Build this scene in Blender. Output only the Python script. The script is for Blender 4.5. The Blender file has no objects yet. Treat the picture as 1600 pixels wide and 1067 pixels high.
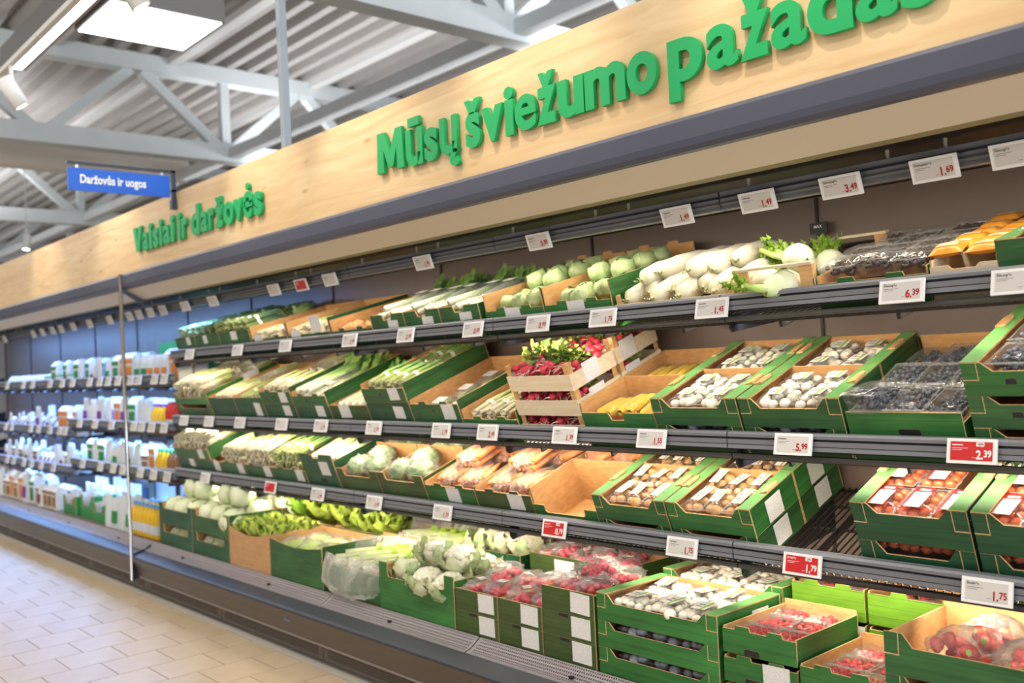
import bpy, math, random
from mathutils import Matrix, Vector, noise
random.seed(11)
S = bpy.context.scene
COL = S.collection
T = Matrix.Translation
def RX(a): return Matrix.Rotation(math.radians(a), 4, 'X')
def RY(a): return Matrix.Rotation(math.radians(a), 4, 'Y')
def RZ(a): return Matrix.Rotation(math.radians(a), 4, 'Z')
def SC(x, y, z): return Matrix.Diagonal((x, y, z, 1))
U = random.uniform

# ------------------------------------------------------------------ camera
yaw, pitch, roll = math.radians(48.566), math.radians(1.095), math.radians(-2.763)
fw = Vector((-math.sin(yaw)*math.cos(pitch), math.cos(yaw)*math.cos(pitch), math.sin(pitch)))
rt = Vector((math.cos(yaw), math.sin(yaw), 0)); up = rt.cross(fw)
r2 = rt*math.cos(roll) + up*math.sin(roll); u2 = up*math.cos(roll) - rt*math.sin(roll)
cam = bpy.data.cameras.new('camera'); cam.sensor_width = 36; cam.lens = 33.52
cam.clip_end = 200
cam.dof.use_dof = True; cam.dof.focus_distance = 3.25; cam.dof.aperture_fstop = 2.2
co = bpy.data.objects.new('camera', cam); COL.objects.link(co)
co.matrix_world = Matrix(((r2.x, u2.x, -fw.x, 0), (r2.y, u2.y, -fw.y, 0), (r2.z, u2.z, -fw.z, 1.58), (0, 0, 0, 1)))
S.camera = co
# ------------------------------------------------------------------ world, light, exposure
w = bpy.data.worlds.new('world'); S.world = w; w.use_nodes = True
w.node_tree.nodes['Background'].inputs[0].default_value = (1.0, 0.97, 0.93, 1)
w.node_tree.nodes['Background'].inputs[1].default_value = 0.30
S.view_settings.view_transform = 'Standard'; S.view_settings.look = 'None'
S.view_settings.exposure = -0.17; S.view_settings.gamma = 1; S.view_settings.use_curve_mapping = False
S.cycles.use_denoising = True
S.cycles.max_bounces = 6; S.cycles.diffuse_bounces = 3; S.cycles.glossy_bounces = 3; S.cycles.use_adaptive_sampling = True; S.cycles.adaptive_threshold = 0.025; S.cycles.transparent_max_bounces = 16
S.cycles.caustics_reflective = False; S.cycles.caustics_refractive = False
S.cycles.sample_clamp_indirect = 4.0
def area(name, loc, rot, sx, sy, watts, col, spread=180):
    l = bpy.data.lights.new(name, 'AREA'); l.shape = 'RECTANGLE'; l.size = sx; l.size_y = sy
    l.energy = watts; l.color = col; l.spread = math.radians(spread)
    o = bpy.data.objects.new(name, l); COL.objects.link(o); o.location = loc; o.rotation_euler = rot
    return o
WARM = (1.0, 0.87, 0.68); COOL = (0.22, 0.45, 1.0)
# luminaire rows over the sales floor
area('aisle_light', (-5, 0.6, 4.15), (0, 0, 0), 16, 0.35, 235, (1, 0.92, 0.80))
area('aisle_light', (-5, -3.4, 4.15), (0, 0, 0), 16, 0.35, 235, (1, 0.92, 0.80))
area('aisle_light', (-17, 0.6, 4.15), (0, 0, 0), 8, 0.5, 170, (0.95, 0.97, 1))
# unseen cool fill light added behind the camera, brightening trusses and ceiling
area('cool_fill', (11.8, 1.5, 3.1), (0, math.radians(90), 0), 4.6, 15, 2300, (0.86, 0.94, 1.0))
# unseen upward fill lights, added to brighten the roof
for x, y, e in ((-6, 0.6, 240), (-6, 6.5, 280), (-24, 3.5, 520)):
    area('roof_fill', (x, y, 4.4), (math.pi, 0, 0), 18, 0.5, e, (0.97, 0.98, 1))
# refrigerated case lamps: canopy strip and one strip under every shelf rail
for y, z, e in ((2.885, 1.690, 50), (2.885, 1.205, 52), (2.885, 0.815, 54)):
    area('case_lamp', (-3.3, y, z), (math.radians(44), 0, 0), 7.4, 0.025, e, WARM)
area('case_lamp', (-2.3, 2.885, 2.070), (math.radians(20), 0, 0), 7.8, 0.025, 29, WARM)
area('case_lamp', (-10.35, 2.885, 2.070), (math.radians(30), 0, 0), 7.7, 0.025, 80, COOL)
for y, z, e in ((2.885, 1.490, 60), (2.885, 1.035, 60), (2.885, 0.670, 42)):
    area('case_lamp', (-10.6, y, z), (math.radians(20), 0, 0), 7.0, 0.025, e, COOL)

# ------------------------------------------------------------------ materials
MATS = {}
def nodes(name):
    m = bpy.data.materials.new(name); m.use_nodes = True
    nt = m.node_tree; b = nt.nodes['Principled BSDF']; MATS[name] = m
    return m, nt, b
def N(nt, t, **k):
    n = nt.nodes.new(t)
    for a, v in k.items():
        if hasattr(n, a): setattr(n, a, v)
        else: n.inputs[a].default_value = v
    return n
def c4(c): return (c[0], c[1], c[2], 1)
def mixc(nt, fac, a, b):
    m = nt.nodes.new('ShaderNodeMix'); m.data_type = 'RGBA'
    for sock, v in ((m.inputs[0], fac), (m.inputs[6], a), (m.inputs[7], b)):
        if isinstance(v, bpy.types.NodeSocket): nt.links.new(v, sock)
        elif isinstance(v, tuple): sock.default_value = c4(v)
        else: sock.default_value = v
    return m.outputs[2]
def coords(nt, scale=(1, 1, 1), kind='Object'):
    t = nt.nodes.new('ShaderNodeTexCoord'); mp = nt.nodes.new('ShaderNodeMapping')
    mp.inputs['Scale'].default_value = scale
    nt.links.new(t.outputs[kind], mp.inputs[0]); return mp.outputs[0]
def ramp(nt, src, stops):
    r = nt.nodes.new('ShaderNodeValToRGB'); e = r.color_ramp.elements
    while len(e) < len(stops): e.new(0.5)
    for x, (p, c) in zip(e, stops): x.position = p; x.color = c4(c)
    nt.links.new(src, r.inputs[0]); return r.outputs[0]
def mat(name, col, rough=0.5, col2=None, scale=(8, 8, 8), detail=4, metal=0, bump=0, spec=0.5, var=0.0, lo=0.35, hi=0.65, sub=0):
    m, nt, b = nodes(name)
    b.inputs['Roughness'].default_value = rough; b.inputs['Metallic'].default_value = metal
    b.inputs['Specular IOR Level'].default_value = spec
    b.inputs['Base Color'].default_value = c4(col)
    out = None
    if col2 or bump:
        n = N(nt, 'ShaderNodeTexNoise', Scale=1.0, Detail=detail); nt.links.new(coords(nt, scale), n.inputs['Vector'])
        if col2: out = ramp(nt, n.outputs[0], [(lo, col), (hi, col2)])
        if bump:
            bp = N(nt, 'ShaderNodeBump', Strength=bump, Distance=0.01)
            nt.links.new(n.outputs[0], bp.inputs['Height']); nt.links.new(bp.outputs[0], b.inputs['Normal'])
    if var:
        oi = nt.nodes.new('ShaderNodeObjectInfo'); mr = N(nt, 'ShaderNodeMapRange')
        mr.inputs[3].default_value = 1-var; mr.inputs[4].default_value = 1+var
        nt.links.new(oi.outputs['Random'], mr.inputs[0])
        hs = nt.nodes.new('ShaderNodeHueSaturation')
        if out: nt.links.new(out, hs.inputs['Color'])
        else: hs.inputs['Color'].default_value = c4(col)
        nt.links.new(mr.outputs[0], hs.inputs['Value']); out = hs.outputs[0]
    if out: nt.links.new(out, b.inputs['Base Color'])
    if sub:
        b.inputs['Subsurface Weight'].default_value = sub; b.inputs['Subsurface Scale'].default_value = 0.01
    return m
def grad(name, stops, axis=1, length=1.0, off=0.0, rough=0.45, nz=0.12, var=0.06):
    """colour running along the item's own length"""
    m, nt, b = nodes(name); b.inputs['Roughness'].default_value = rough
    t = nt.nodes.new('ShaderNodeTexCoord'); sp = nt.nodes.new('ShaderNodeSeparateXYZ'); nt.links.new(t.outputs['Object'], sp.inputs[0])
    n = N(nt, 'ShaderNodeTexNoise', Scale=30.0); nt.links.new(t.outputs['Object'], n.inputs['Vector'])
    a = N(nt, 'ShaderNodeMath', operation='MULTIPLY_ADD'); a.inputs[1].default_value = 1/length; a.inputs[2].default_value = -off/length
    nt.links.new(sp.outputs[axis], a.inputs[0])
    s = N(nt, 'ShaderNodeMath', operation='MULTIPLY_ADD'); s.inputs[1].default_value = nz
    nt.links.new(n.outputs[0], s.inputs[0]); nt.links.new(a.outputs[0], s.inputs[2])
    out = ramp(nt, s.outputs[0], stops)
    oi = nt.nodes.new('ShaderNodeObjectInfo'); mr = N(nt, 'ShaderNodeMapRange'); mr.inputs[3].default_value = 1-var; mr.inputs[4].default_value = 1+var
    hs = nt.nodes.new('ShaderNodeHueSaturation'); nt.links.new(oi.outputs['Random'], mr.inputs[0]); nt.links.new(mr.outputs[0], hs.inputs['Value'])
    nt.links.new(out, hs.inputs['Color']); nt.links.new(hs.outputs[0], b.inputs['Base Color'])
    return m
def film(name, col=(1, 1, 1), solid=0.03, edge=0.4, rough=0.12, bump=0.5, scale=40, diff=0.15):
    """thin clear plastic: see-through face on, shiny at grazing angles and on creases, a little milky"""
    m, nt, b = nodes(name); out = nt.nodes['Material Output']; nt.nodes.remove(b)
    tr = nt.nodes.new('ShaderNodeBsdfTransparent'); tr.inputs[0].default_value = (0.98, 0.985, 0.985, 1)
    gl = nt.nodes.new('ShaderNodeBsdfGlossy'); gl.inputs['Roughness'].default_value = rough
    df = nt.nodes.new('ShaderNodeBsdfDiffuse'); df.inputs[0].default_value = c4(col)
    lw = N(nt, 'ShaderNodeLayerWeight', Blend=0.35); mr = N(nt, 'ShaderNodeMapRange')
    mr.inputs[3].default_value = solid; mr.inputs[4].default_value = edge
    if bump:
        n = N(nt, 'ShaderNodeTexNoise', Scale=scale, Detail=3); nt.links.new(coords(nt), n.inputs['Vector'])
        bp = N(nt, 'ShaderNodeBump', Strength=bump, Distance=0.012); nt.links.new(n.outputs[0], bp.inputs['Height'])
        for q in (gl, df, lw): nt.links.new(bp.outputs[0], q.inputs['Normal'])
    nt.links.new(lw.outputs['Facing'], mr.inputs[0])
    g2 = nt.nodes.new('ShaderNodeMixShader'); g2.inputs[0].default_value = diff
    nt.links.new(gl.outputs[0], g2.inputs[1]); nt.links.new(df.outputs[0], g2.inputs[2])
    mx = nt.nodes.new('ShaderNodeMixShader'); nt.links.new(mr.outputs[0], mx.inputs[0])
    nt.links.new(tr.outputs[0], mx.inputs[1]); nt.links.new(g2.outputs[0], mx.inputs[2]); nt.links.new(mx.outputs[0], out.inputs[0])
    return m
def emit(name, col, s):
    m, nt, b = nodes(name); b.inputs['Base Color'].default_value = (0.8, 0.8, 0.8, 1)
    b.inputs['Emission Color'].default_value = c4(col); b.inputs['Emission Strength'].default_value = s; return m
def printed(name, col, dark=(0.01, 0.07, 0.02), rough=0.42, pale_col=None):
    """cardboard with a printed plank pattern"""
    m, nt, b = nodes(name); b.inputs['Roughness'].default_value = rough
    n = N(nt, 'ShaderNodeTexNoise', Scale=1.0, Detail=5); nt.links.new(coords(nt, (5, 5, 60)), n.inputs['Vector'])
    a = ramp(nt, n.outputs[0], [(0.30, dark), (0.62, col)])
    n2 = N(nt, 'ShaderNodeTexNoise', Scale=1.0, Detail=2); nt.links.new(coords(nt, (3, 3, 9)), n2.inputs['Vector'])
    g = pale_col or tuple(min(1, v*1.45+0.004) for v in col)  # paler print tone, mixed in by random patches
    f = ramp(nt, n2.outputs[0], [(0.4, (0, 0, 0)), (0.75, (1, 1, 1))])
    x = mixc(nt, f, a, g)
    tc = nt.nodes.new('ShaderNodeTexCoord'); sp = nt.nodes.new('ShaderNodeSeparateXYZ'); nt.links.new(tc.outputs['Object'], sp.inputs[0])
    ws = N(nt, 'ShaderNodeMath', operation='MULTIPLY_ADD'); ws.inputs[1].default_value = 0.012; nt.links.new(n2.outputs[0], ws.inputs[0]); nt.links.new(sp.outputs[2], ws.inputs[2])
    dv = N(nt, 'ShaderNodeMath', operation='DIVIDE'); dv.inputs[1].default_value = 0.036; nt.links.new(ws.outputs[0], dv.inputs[0])
    fr = N(nt, 'ShaderNodeMath', operation='FRACT'); nt.links.new(dv.outputs[0], fr.inputs[0])
    pl = ramp(nt, fr.outputs[0], [(0.0, (0.85, 0.85, 0.85)), (0.10, (0, 0, 0))])
    x = mixc(nt, pl, x, dark)
    oi = nt.nodes.new('ShaderNodeObjectInfo'); mr = N(nt, 'ShaderNodeMapRange'); mr.inputs[3].default_value = 0.88; mr.inputs[4].default_value = 1.12
    hs = nt.nodes.new('ShaderNodeHueSaturation'); nt.links.new(oi.outputs['Random'], mr.inputs[0]); nt.links.new(mr.outputs[0], hs.inputs['Value'])
    nt.links.new(x, hs.inputs['Color']); nt.links.new(hs.outputs[0], b.inputs['Base Color'])
    return m
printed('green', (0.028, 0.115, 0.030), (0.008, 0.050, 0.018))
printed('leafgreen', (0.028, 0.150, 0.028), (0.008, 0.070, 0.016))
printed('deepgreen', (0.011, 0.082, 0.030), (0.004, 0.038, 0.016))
printed('olive', (0.047, 0.088, 0.018), (0.018, 0.042, 0.010))
printed('lime', (0.125, 0.27, 0.016), (0.04, 0.13, 0.01))
printed('flange_green', (0.16, 0.38, 0.12), (0.05, 0.22, 0.05))
mat('kraft', (0.58, 0.305, 0.11), 0.75, (0.67, 0.38, 0.15), (20, 20, 60), var=0.06)
mat('kraft_edge', (0.66, 0.45, 0.22), 0.8, (0.5, 0.3, 0.13), (120, 120, 120))
mat('kraft_plain', (0.53, 0.29, 0.13), 0.75, (0.6, 0.34, 0.16), (9, 9, 40))
mat('pine', (0.76, 0.60, 0.40), 0.6, (0.84, 0.72, 0.54), (4, 40, 60), var=0.08)
mat('pine_dark', (0.60, 0.33, 0.13), 0.6, (0.72, 0.45, 0.2), (6, 30, 60), var=0.08)
def fascia_mat():
    m, nt, b = nodes('birch'); b.inputs['Roughness'].default_value = 0.45
    n = N(nt, 'ShaderNodeTexNoise', Scale=1.0, Detail=7, Distortion=1.2); nt.links.new(coords(nt, (1.6, 1, 16)), n.inputs['Vector'])
    a = ramp(nt, n.outputs[0], [(0.25, (0.60, 0.395, 0.195)), (0.48, (0.70, 0.50, 0.275)), (0.75, (0.80, 0.62, 0.38))])
    n2 = N(nt, 'ShaderNodeTexVoronoi', Scale=1.0); nt.links.new(coords(nt, (2.3, 1, 7)), n2.inputs['Vector'])
    k = ramp(nt, n2.outputs[0], [(0.02, (1, 1, 1)), (0.11, (0, 0, 0))])
    n3 = N(nt, 'ShaderNodeTexNoise', Scale=1.0, Detail=3); nt.links.new(coords(nt, (0.9, 1, 3)), n3.inputs['Vector'])
    k3 = ramp(nt, n3.outputs[0], [(0.5, (0, 0, 0)), (0.7, (0.6, 0.6, 0.6))])
    x = mixc(nt, k, a, (0.46, 0.27, 0.12)); x = mixc(nt, k3, x, (0.66, 0.44, 0.22))
    nt.links.new(x, b.inputs['Base Color'])
fascia_mat()
mat('letter_green', (0.0, 0.36, 0.105), 0.4)
mat('sign_blue', (0.0, 0.105, 0.62), 0.4)
mat('sign_white', (0.9, 0.9, 0.9), 0.5)
mat('sign_dark', (0.02, 0.035, 0.06), 0.4)
mat('bumper_grey', (0.070, 0.077, 0.118), 0.36, spec=0.45)
mat('beige_panel', (0.70, 0.62, 0.51), 0.5)
mat('outlet', (0.25, 0.22, 0.11), 0.6)
mat('case_inner', (0.17, 0.120, 0.098), 0.45, (0.19, 0.135, 0.11), (2, 2, 2))
mat('case_black', (0.012, 0.011, 0.012), 0.5)
mat('rail_grey', (0.19, 0.20, 0.23), 0.36, spec=0.5)
mat('rail_dark', (0.012, 0.014, 0.025), 0.45)
mat('rail_under', (0.075, 0.07, 0.07), 0.5)
mat('bracket', (0.012, 0.014, 0.024), 0.35)
mat('wire', (0.03, 0.028, 0.028), 0.4, metal=0.3)
mat('steel', (0.55, 0.56, 0.58), 0.25, metal=1.0)
mat('pin_white', (0.62, 0.58, 0.54), 0.4)
mat('base_dark', (0.045, 0.050, 0.060), 0.4, spec=0.3)
mat('base_brown', (0.085, 0.066, 0.056), 0.38, spec=0.35)
mat('grille', (0.34, 0.30, 0.31), 0.4, metal=0.1)
mat('kick', (0.12, 0.10, 0.088), 0.4)
mat('tile', (0.60, 0.465, 0.305), 0.30, (0.66, 0.525, 0.36), (5, 5, 5), var=0.035, spec=0.5)
mat('grout', (0.25, 0.18, 0.12), 0.85)
mat('curb', (0.55, 0.52, 0.47), 0.5)
mat('steel_white', (0.76, 0.81, 0.84), 0.5, (0.72, 0.77, 0.80), (3, 3, 3))
mat('deck', (0.40, 0.375, 0.36), 0.45, (0.43, 0.41, 0.39), (2, 2, 2))
mat('duct', (0.78, 0.71, 0.64), 0.7)
mat('lamp_body', (0.72, 0.72, 0.72), 0.4)
mat('lamp_grey', (0.26, 0.25, 0.245), 0.4)
emit('lamp_glow', (1, 0.99, 0.97), 9.0)
emit('spot_glow', (1, 0.93, 0.8), 14.0)
mat('far_wall', (0.62, 0.63, 0.64), 0.7)
mat('tag_white', (0.90, 0.90, 0.91), 0.35)
mat('tag_screen', (0.66, 0.635, 0.62), 0.3)
mat('tag_red', (0.60, 0.018, 0.02), 0.35)
mat('ink_red', (0.42, 0.006, 0.012), 0.5)
mat('ink_dark', (0.06, 0.055, 0.06), 0.5)
mat('ink_white', (0.9, 0.88, 0.86), 0.5)
def paper():
    m, nt, b = nodes('paper'); b.inputs['Roughness'].default_value = 0.6
    n = N(nt, 'ShaderNodeTexNoise', Scale=1.0, Detail=1); nt.links.new(coords(nt, (160, 160, 420)), n.inputs['Vector'])
    a = ramp(nt, n.outputs[0], [(0.36, (0.62, 0.62, 0.63)), (0.50, (0.80, 0.78, 0.77))])
    nt.links.new(a, b.inputs['Base Color'])
paper()
film('clear_film', solid=0.02, edge=0.22, diff=0.2)
film('crumple_film', solid=0.06, edge=0.5, rough=0.18, bump=0.9, scale=55, diff=0.4)
film('milky_film', col=(1, 0.80, 0.68), solid=0.12, edge=0.45, rough=0.2, bump=1.0, scale=60, diff=0.5)
film('bag_film', col=(0.95, 0.93, 0.85), solid=0.16, edge=0.62, rough=0.28, bump=0.9, scale=22, diff=0.75)
film('rigid_plastic', solid=0.03, edge=0.30, rough=0.08, bump=0.2, scale=60, diff=0.25)
film('rim_plastic', solid=0.16, edge=0.5, rough=0.1, bump=0.2, scale=60, diff=0.5)
film('glass_pane', col=(0.8, 0.9, 1), solid=0.02, edge=0.22, rough=0.03, bump=0.0, diff=0.0)
mat('mushroom_white', (0.90, 0.82, 0.68), 0.55, (0.93, 0.88, 0.78), (30, 30, 30), var=0.06, sub=0.1)
mat('mushroom_brown', (0.53, 0.27, 0.095), 0.5, (0.68, 0.42, 0.20), (40, 40, 40), var=0.12)
mat('mushroom_shaded', (0.30, 0.33, 0.40), 0.5, var=0.1)  # shade inside the lower crates put into the mushroom colour
mat('label_paper', (0.80, 0.79, 0.76), 0.45)
mat('label_green', (0.33, 0.55, 0.06), 0.45)
mat('label_brown', (0.50, 0.33, 0.14), 0.45)
mat('label_red', (0.50, 0.02, 0.025), 0.4)
grad('leek', [(0.0, (0.80, 0.80, 0.68)), (0.35, (0.66, 0.72, 0.44)), (0.6, (0.26, 0.42, 0.12)), (1.0, (0.05, 0.15, 0.04))], length=0.46)
grad('celery', [(0.0, (0.80, 0.82, 0.60)), (0.3, (0.62, 0.74, 0.30)), (0.7, (0.40, 0.60, 0.10)), (1.0, (0.25, 0.45, 0.06))], length=0.40)
grad('stalk_pale', [(0.0, (0.80, 0.74, 0.58)), (0.4, (0.78, 0.74, 0.52)), (0.75, (0.60, 0.62, 0.30)), (1.0, (0.42, 0.48, 0.16))], length=0.26, nz=0.3, var=0.15)
grad('stalk_green', [(0.0, (0.72, 0.72, 0.46)), (0.4, (0.40, 0.50, 0.16)), (1.0, (0.10, 0.24, 0.05))], length=0.26, nz=0.3, var=0.15)
grad('stalk_dark', [(0.0, (0.55, 0.58, 0.30)), (0.35, (0.16, 0.25, 0.08)), (1.0, (0.03, 0.10, 0.05))], length=0.26, nz=0.3, var=0.2)
grad('daikon', [(0.0, (0.66, 0.66, 0.34)), (0.08, (0.80, 0.75, 0.58)), (0.5, (0.82, 0.76, 0.64)), (1.0, (0.78, 0.70, 0.58))], length=0.46, nz=0.1)
grad('fennel', [(0.0, (0.80, 0.82, 0.64)), (0.5, (0.76, 0.80, 0.52)), (1.0, (0.42, 0.60, 0.14))], length=0.2)
mat('frond', (0.20, 0.42, 0.03), 0.6, (0.38, 0.58, 0.06), (40, 40, 40), var=0.15)
mat('leaf', (0.12, 0.27, 0.05), 0.5, (0.30, 0.46, 0.12), (25, 25, 25), var=0.15)
mat('leaf_blue', (0.16, 0.33, 0.10), 0.5, (0.60, 0.68, 0.38), (22, 22, 22), var=0.15)
mat('lettuce', (0.30, 0.52, 0.03), 0.5, (0.62, 0.74, 0.14), (16, 16, 16), var=0.15)
mat('lettuce_pale', (0.62, 0.70, 0.36), 0.5, (0.80, 0.82, 0.56), (16, 16, 16), var=0.1)
mat('lettuce_deep', (0.14, 0.38, 0.03), 0.5, (0.36, 0.58, 0.06), (16, 16, 16), var=0.15)
mat('cabbage', (0.60, 0.72, 0.36), 0.45, (0.84, 0.85, 0.62), (14, 14, 9), var=0.07, bump=0.3)
mat('kohlrabi', (0.30, 0.45, 0.19), 0.45, (0.55, 0.63, 0.32), (16, 16, 30), var=0.1, bump=0.2)
mat('cauli', (0.78, 0.74, 0.56), 0.7, (0.84, 0.82, 0.70), (60, 60, 60), bump=0.8)
mat('radish', (0.50, 0.018, 0.045), 0.3, (0.62, 0.05, 0.08), (20, 20, 20), var=0.15)
mat('radish_tail', (0.80, 0.66, 0.58), 0.5)
mat('corn', (0.83, 0.50, 0.035), 0.4, (0.88, 0.62, 0.10), (160, 160, 160), bump=0.6, var=0.08)
mat('carrot', (0.82, 0.23, 0.05), 0.45, (0.88, 0.42, 0.20), (18, 18, 18), var=0.15)
mat('tomato', (0.70, 0.065, 0.02), 0.22, (0.78, 0.16, 0.03), (12, 12, 12), var=0.12)
mat('strawberry', (0.60, 0.022, 0.015), 0.3, (0.74, 0.07, 0.03), (30, 30, 30), var=0.15)
mat('raspberry', (0.50, 0.012, 0.022), 0.35, (0.66, 0.05, 0.05), (90, 90, 90), bump=0.6, var=0.1)
mat('blueberry', (0.030, 0.036, 0.060), 0.4, (0.11, 0.13, 0.19), (45, 45, 45), var=0.2)
mat('blackberry', (0.030, 0.018, 0.018), 0.35, (0.07, 0.04, 0.04), (60, 60, 60))
mat('orange_pack', (0.82, 0.30, 0.02), 0.35, (0.88, 0.42, 0.06), (12, 12, 12), var=0.1)
mat('orange_label', (0.82, 0.58, 0.36), 0.4)
mat('black_tray', (0.02, 0.018, 0.018), 0.3)
mat('white_pack', (0.74, 0.78, 0.82), 0.4, (0.66, 0.72, 0.78), (10, 10, 10), var=0.1)
mat('cream_pack', (0.74, 0.70, 0.62), 0.45, (0.66, 0.62, 0.55), (10, 10, 10), var=0.1)
mat('pack_green', (0.02, 0.26, 0.06), 0.4, var=0.1)
mat('pack_orange', (0.80, 0.25, 0.03), 0.4)
mat('pack_purple', (0.22, 0.03, 0.34), 0.4)
mat('pack_brown', (0.30, 0.14, 0.06), 0.5)
mat('pack_maroon', (0.30, 0.015, 0.05), 0.4)
mat('pack_blue', (0.10, 0.33, 0.72), 0.4)
mat('juice_yellow', (0.86, 0.52, 0.02), 0.25)
mat('juice_red', (0.56, 0.03, 0.02), 0.25)

# ------------------------------------------------------------------ mesh tools
class MB:
    def __init__(s): s.v = []; s.f = []; s.m = []; s.ms = []; s.sm = []
    def mi(s, m):
        if m not in s.ms: s.ms.append(m)
        return s.ms.index(m)
    def add(s, vs, fs, mats, smooth=False):
        o = len(s.v); s.v += [tuple(v) for v in vs]
        for i, f in enumerate(fs):
            s.f.append([a+o for a in f]); s.m.append(s.mi(mats if isinstance(mats, str) else mats[i])); s.sm.append(smooth)
        return s
    def box(s, x0, x1, y0, y1, z0, z1, m, M=None):
        vs = [Vector((x, y, z)) for x in (x0, x1) for y in (y0, y1) for z in (z0, z1)]
        if M: vs = [M @ v for v in vs]
        fs = [(0, 1, 3, 2), (4, 6, 7, 5), (0, 4, 5, 1), (2, 3, 7, 6), (0, 2, 6, 4), (1, 5, 7, 3)]
        return s.add(vs, fs, m)      # faces: -x +x -y +y -z +z
    def prism(s, pts, fn, t0, t1, ma, mb, mr):
        """polygon pts (u,v) swept from t0 to t1; fn(u,v,t) gives the point"""
        n = len(pts)
        vs = [fn(u, v, t0) for u, v in pts] + [fn(u, v, t1) for u, v in pts]
        fs = [list(range(n)), list(range(2*n-1, n-1, -1))] + [((i+1) % n, i, i+n, (i+1) % n+n) for i in range(n)]
        return s.add(vs, fs, [ma, mb]+[mr]*n)
    def lathe(s, prof, m, seg=14, M=None, axis='z'):
        vs = []; fs = []; ms = []
        for r, z in prof:
            for k in range(seg):
                a = 2*math.pi*k/seg; v = Vector((r*math.cos(a), r*math.sin(a), z))
                vs.append(M @ v if M else v)
        for i in range(len(prof)-1):
            for k in range(seg):
                k2 = (k+1) % seg
                fs.append((i*seg+k, i*seg+k2, (i+1)*seg+k2, (i+1)*seg+k)); ms.append(m if isinstance(m, str) else m[i])
        return s.add(vs, fs, ms, True)
    def tube(s, path, radii, m, seg=8, cap=True):
        path = [Vector(p) for p in path]; vs = []; fs = []
        for i, p in enumerate(path):
            d = (path[min(i+1, len(path)-1)]-path[max(i-1, 0)]).normalized()
            a = d.cross(Vector((0, 0, 1)) if abs(d.z) < 0.9 else Vector((1, 0, 0))).normalized(); b = d.cross(a)
            r = radii if isinstance(radii, (int, float)) else radii[i]
            for k in range(seg):
                t = 2*math.pi*k/seg; vs.append(p+a*(r*math.cos(t))+b*(r*math.sin(t)))
        for i in range(len(path)-1):
            for k in range(seg):
                k2 = (k+1) % seg; fs.append((i*seg+k, i*seg+k2, (i+1)*seg+k2, (i+1)*seg+k))
        if cap: fs += [list(range(seg)), list(range(len(vs)-1, len(vs)-seg-1, -1))]
        return s.add(vs, fs, m, True)
    def blob(s, r, m, seg=14, rings=9, amp=0.0, freq=3.0, M=None, seed=0, flat=0.0):
        vs = []; fs = []
        for i in range(rings+1):
            th = math.pi*i/rings
            for k in range(seg):
                a = 2*math.pi*k/seg
                d = Vector((math.sin(th)*math.cos(a), math.sin(th)*math.sin(a), math.cos(th)))
                q = 1+amp*noise.noise(d*freq+Vector((seed*7.3, seed*1.7, 0)))
                v = Vector((d.x*r[0]*q, d.y*r[1]*q, d.z*r[2]*q))
                if flat and v.z < -r[2]*(1-flat): v.z = -r[2]*(1-flat)
                vs.append(M @ v if M else v)
        for i in range(rings):
            for k in range(seg):
                k2 = (k+1) % seg; fs.append((i*seg+k2, i*seg+k, (i+1)*seg+k, (i+1)*seg+k2))
        return s.add(vs, fs, m, True)
    def sheet(s, fn, nu, nv, m, smooth=True):
        vs = [fn(i/nu, j/nv) for j in range(nv+1) for i in range(nu+1)]
        fs = [(j*(nu+1)+i, j*(nu+1)+i+1, (j+1)*(nu+1)+i+1, (j+1)*(nu+1)+i) for j in range(nv) for i in range(nu)]
        return s.add(vs, fs, m, smooth)
    def mesh(s, name):
        me = bpy.data.meshes.new(name); me.from_pydata(s.v, [], s.f)
        for m in s.ms: me.materials.append(MATS[m])
        me.polygons.foreach_set('material_index', s.m); me.polygons.foreach_set('use_smooth', s.sm)
        me.update(); return me
CACHE = {}
def cached(key, fn):
    if key not in CACHE: CACHE[key] = fn()
    return CACHE[key]
def link(name, me, M=None, parent=None, label=None, kind=None):
    o = bpy.data.objects.new(name, me); COL.objects.link(o)
    if parent: o.parent = parent
    if M is not None: o.matrix_basis = M
    if label: o['label'] = label
    if kind: o['kind'] = kind
    return o
def thing(name, label, cat, M=None, me=None, group=None, kind=None):
    o = link(name, me, M, None, label, kind); o['category'] = cat
    if group: o['group'] = group
    return o
def spawn(name, label, cat, M, parts, group=None):
    """parts: (part name, mesh, matrix or None, label or None, [sub-parts], kind)"""
    if len(parts) == 1: return thing(name, label, cat, M @ (parts[0][2] or Matrix()), parts[0][1], group)
    r = thing(name, label, cat, M, None, group)
    for p in parts:
        c = link(p[0], p[1], p[2], r, p[3] if len(p) > 3 else None, p[5] if len(p) > 5 else None)
        for q in (p[4] if len(p) > 4 and p[4] else ()): link(q[0], q[1], q[2], c)
    return r
def boxmesh(key, dims, m):
    return cached(('box', key)+tuple(dims)+((m,) if isinstance(m, str) else tuple(m)), lambda: MB().box(*dims, m).mesh(key))
_tc = {}
def text_mesh(txt, size, m, extrude=0.0, offset=0.0):
    k = (txt, round(size, 4), m, extrude, offset)
    if k not in _tc:
        cu = bpy.data.curves.new('txt', 'FONT'); cu.body = txt; cu.size = size; cu.extrude = extrude; cu.offset = offset
        cu.resolution_u = 3 if extrude == 0 else 6
        o = bpy.data.objects.new('txt', cu); COL.objects.link(o); bpy.context.view_layer.update()
        me = bpy.data.meshes.new_from_object(o.evaluated_get(bpy.context.evaluated_depsgraph_get()))
        bpy.data.objects.remove(o); me.materials.clear(); me.materials.append(MATS[m]); _tc[k] = me
    return _tc[k]
def bounds(me):
    xs = [v.co.x for v in me.vertices]; ys = [v.co.y for v in me.vertices]
    return (min(xs), max(xs), min(ys), max(ys)) if xs else (0, 0, 0, 0)
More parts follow.
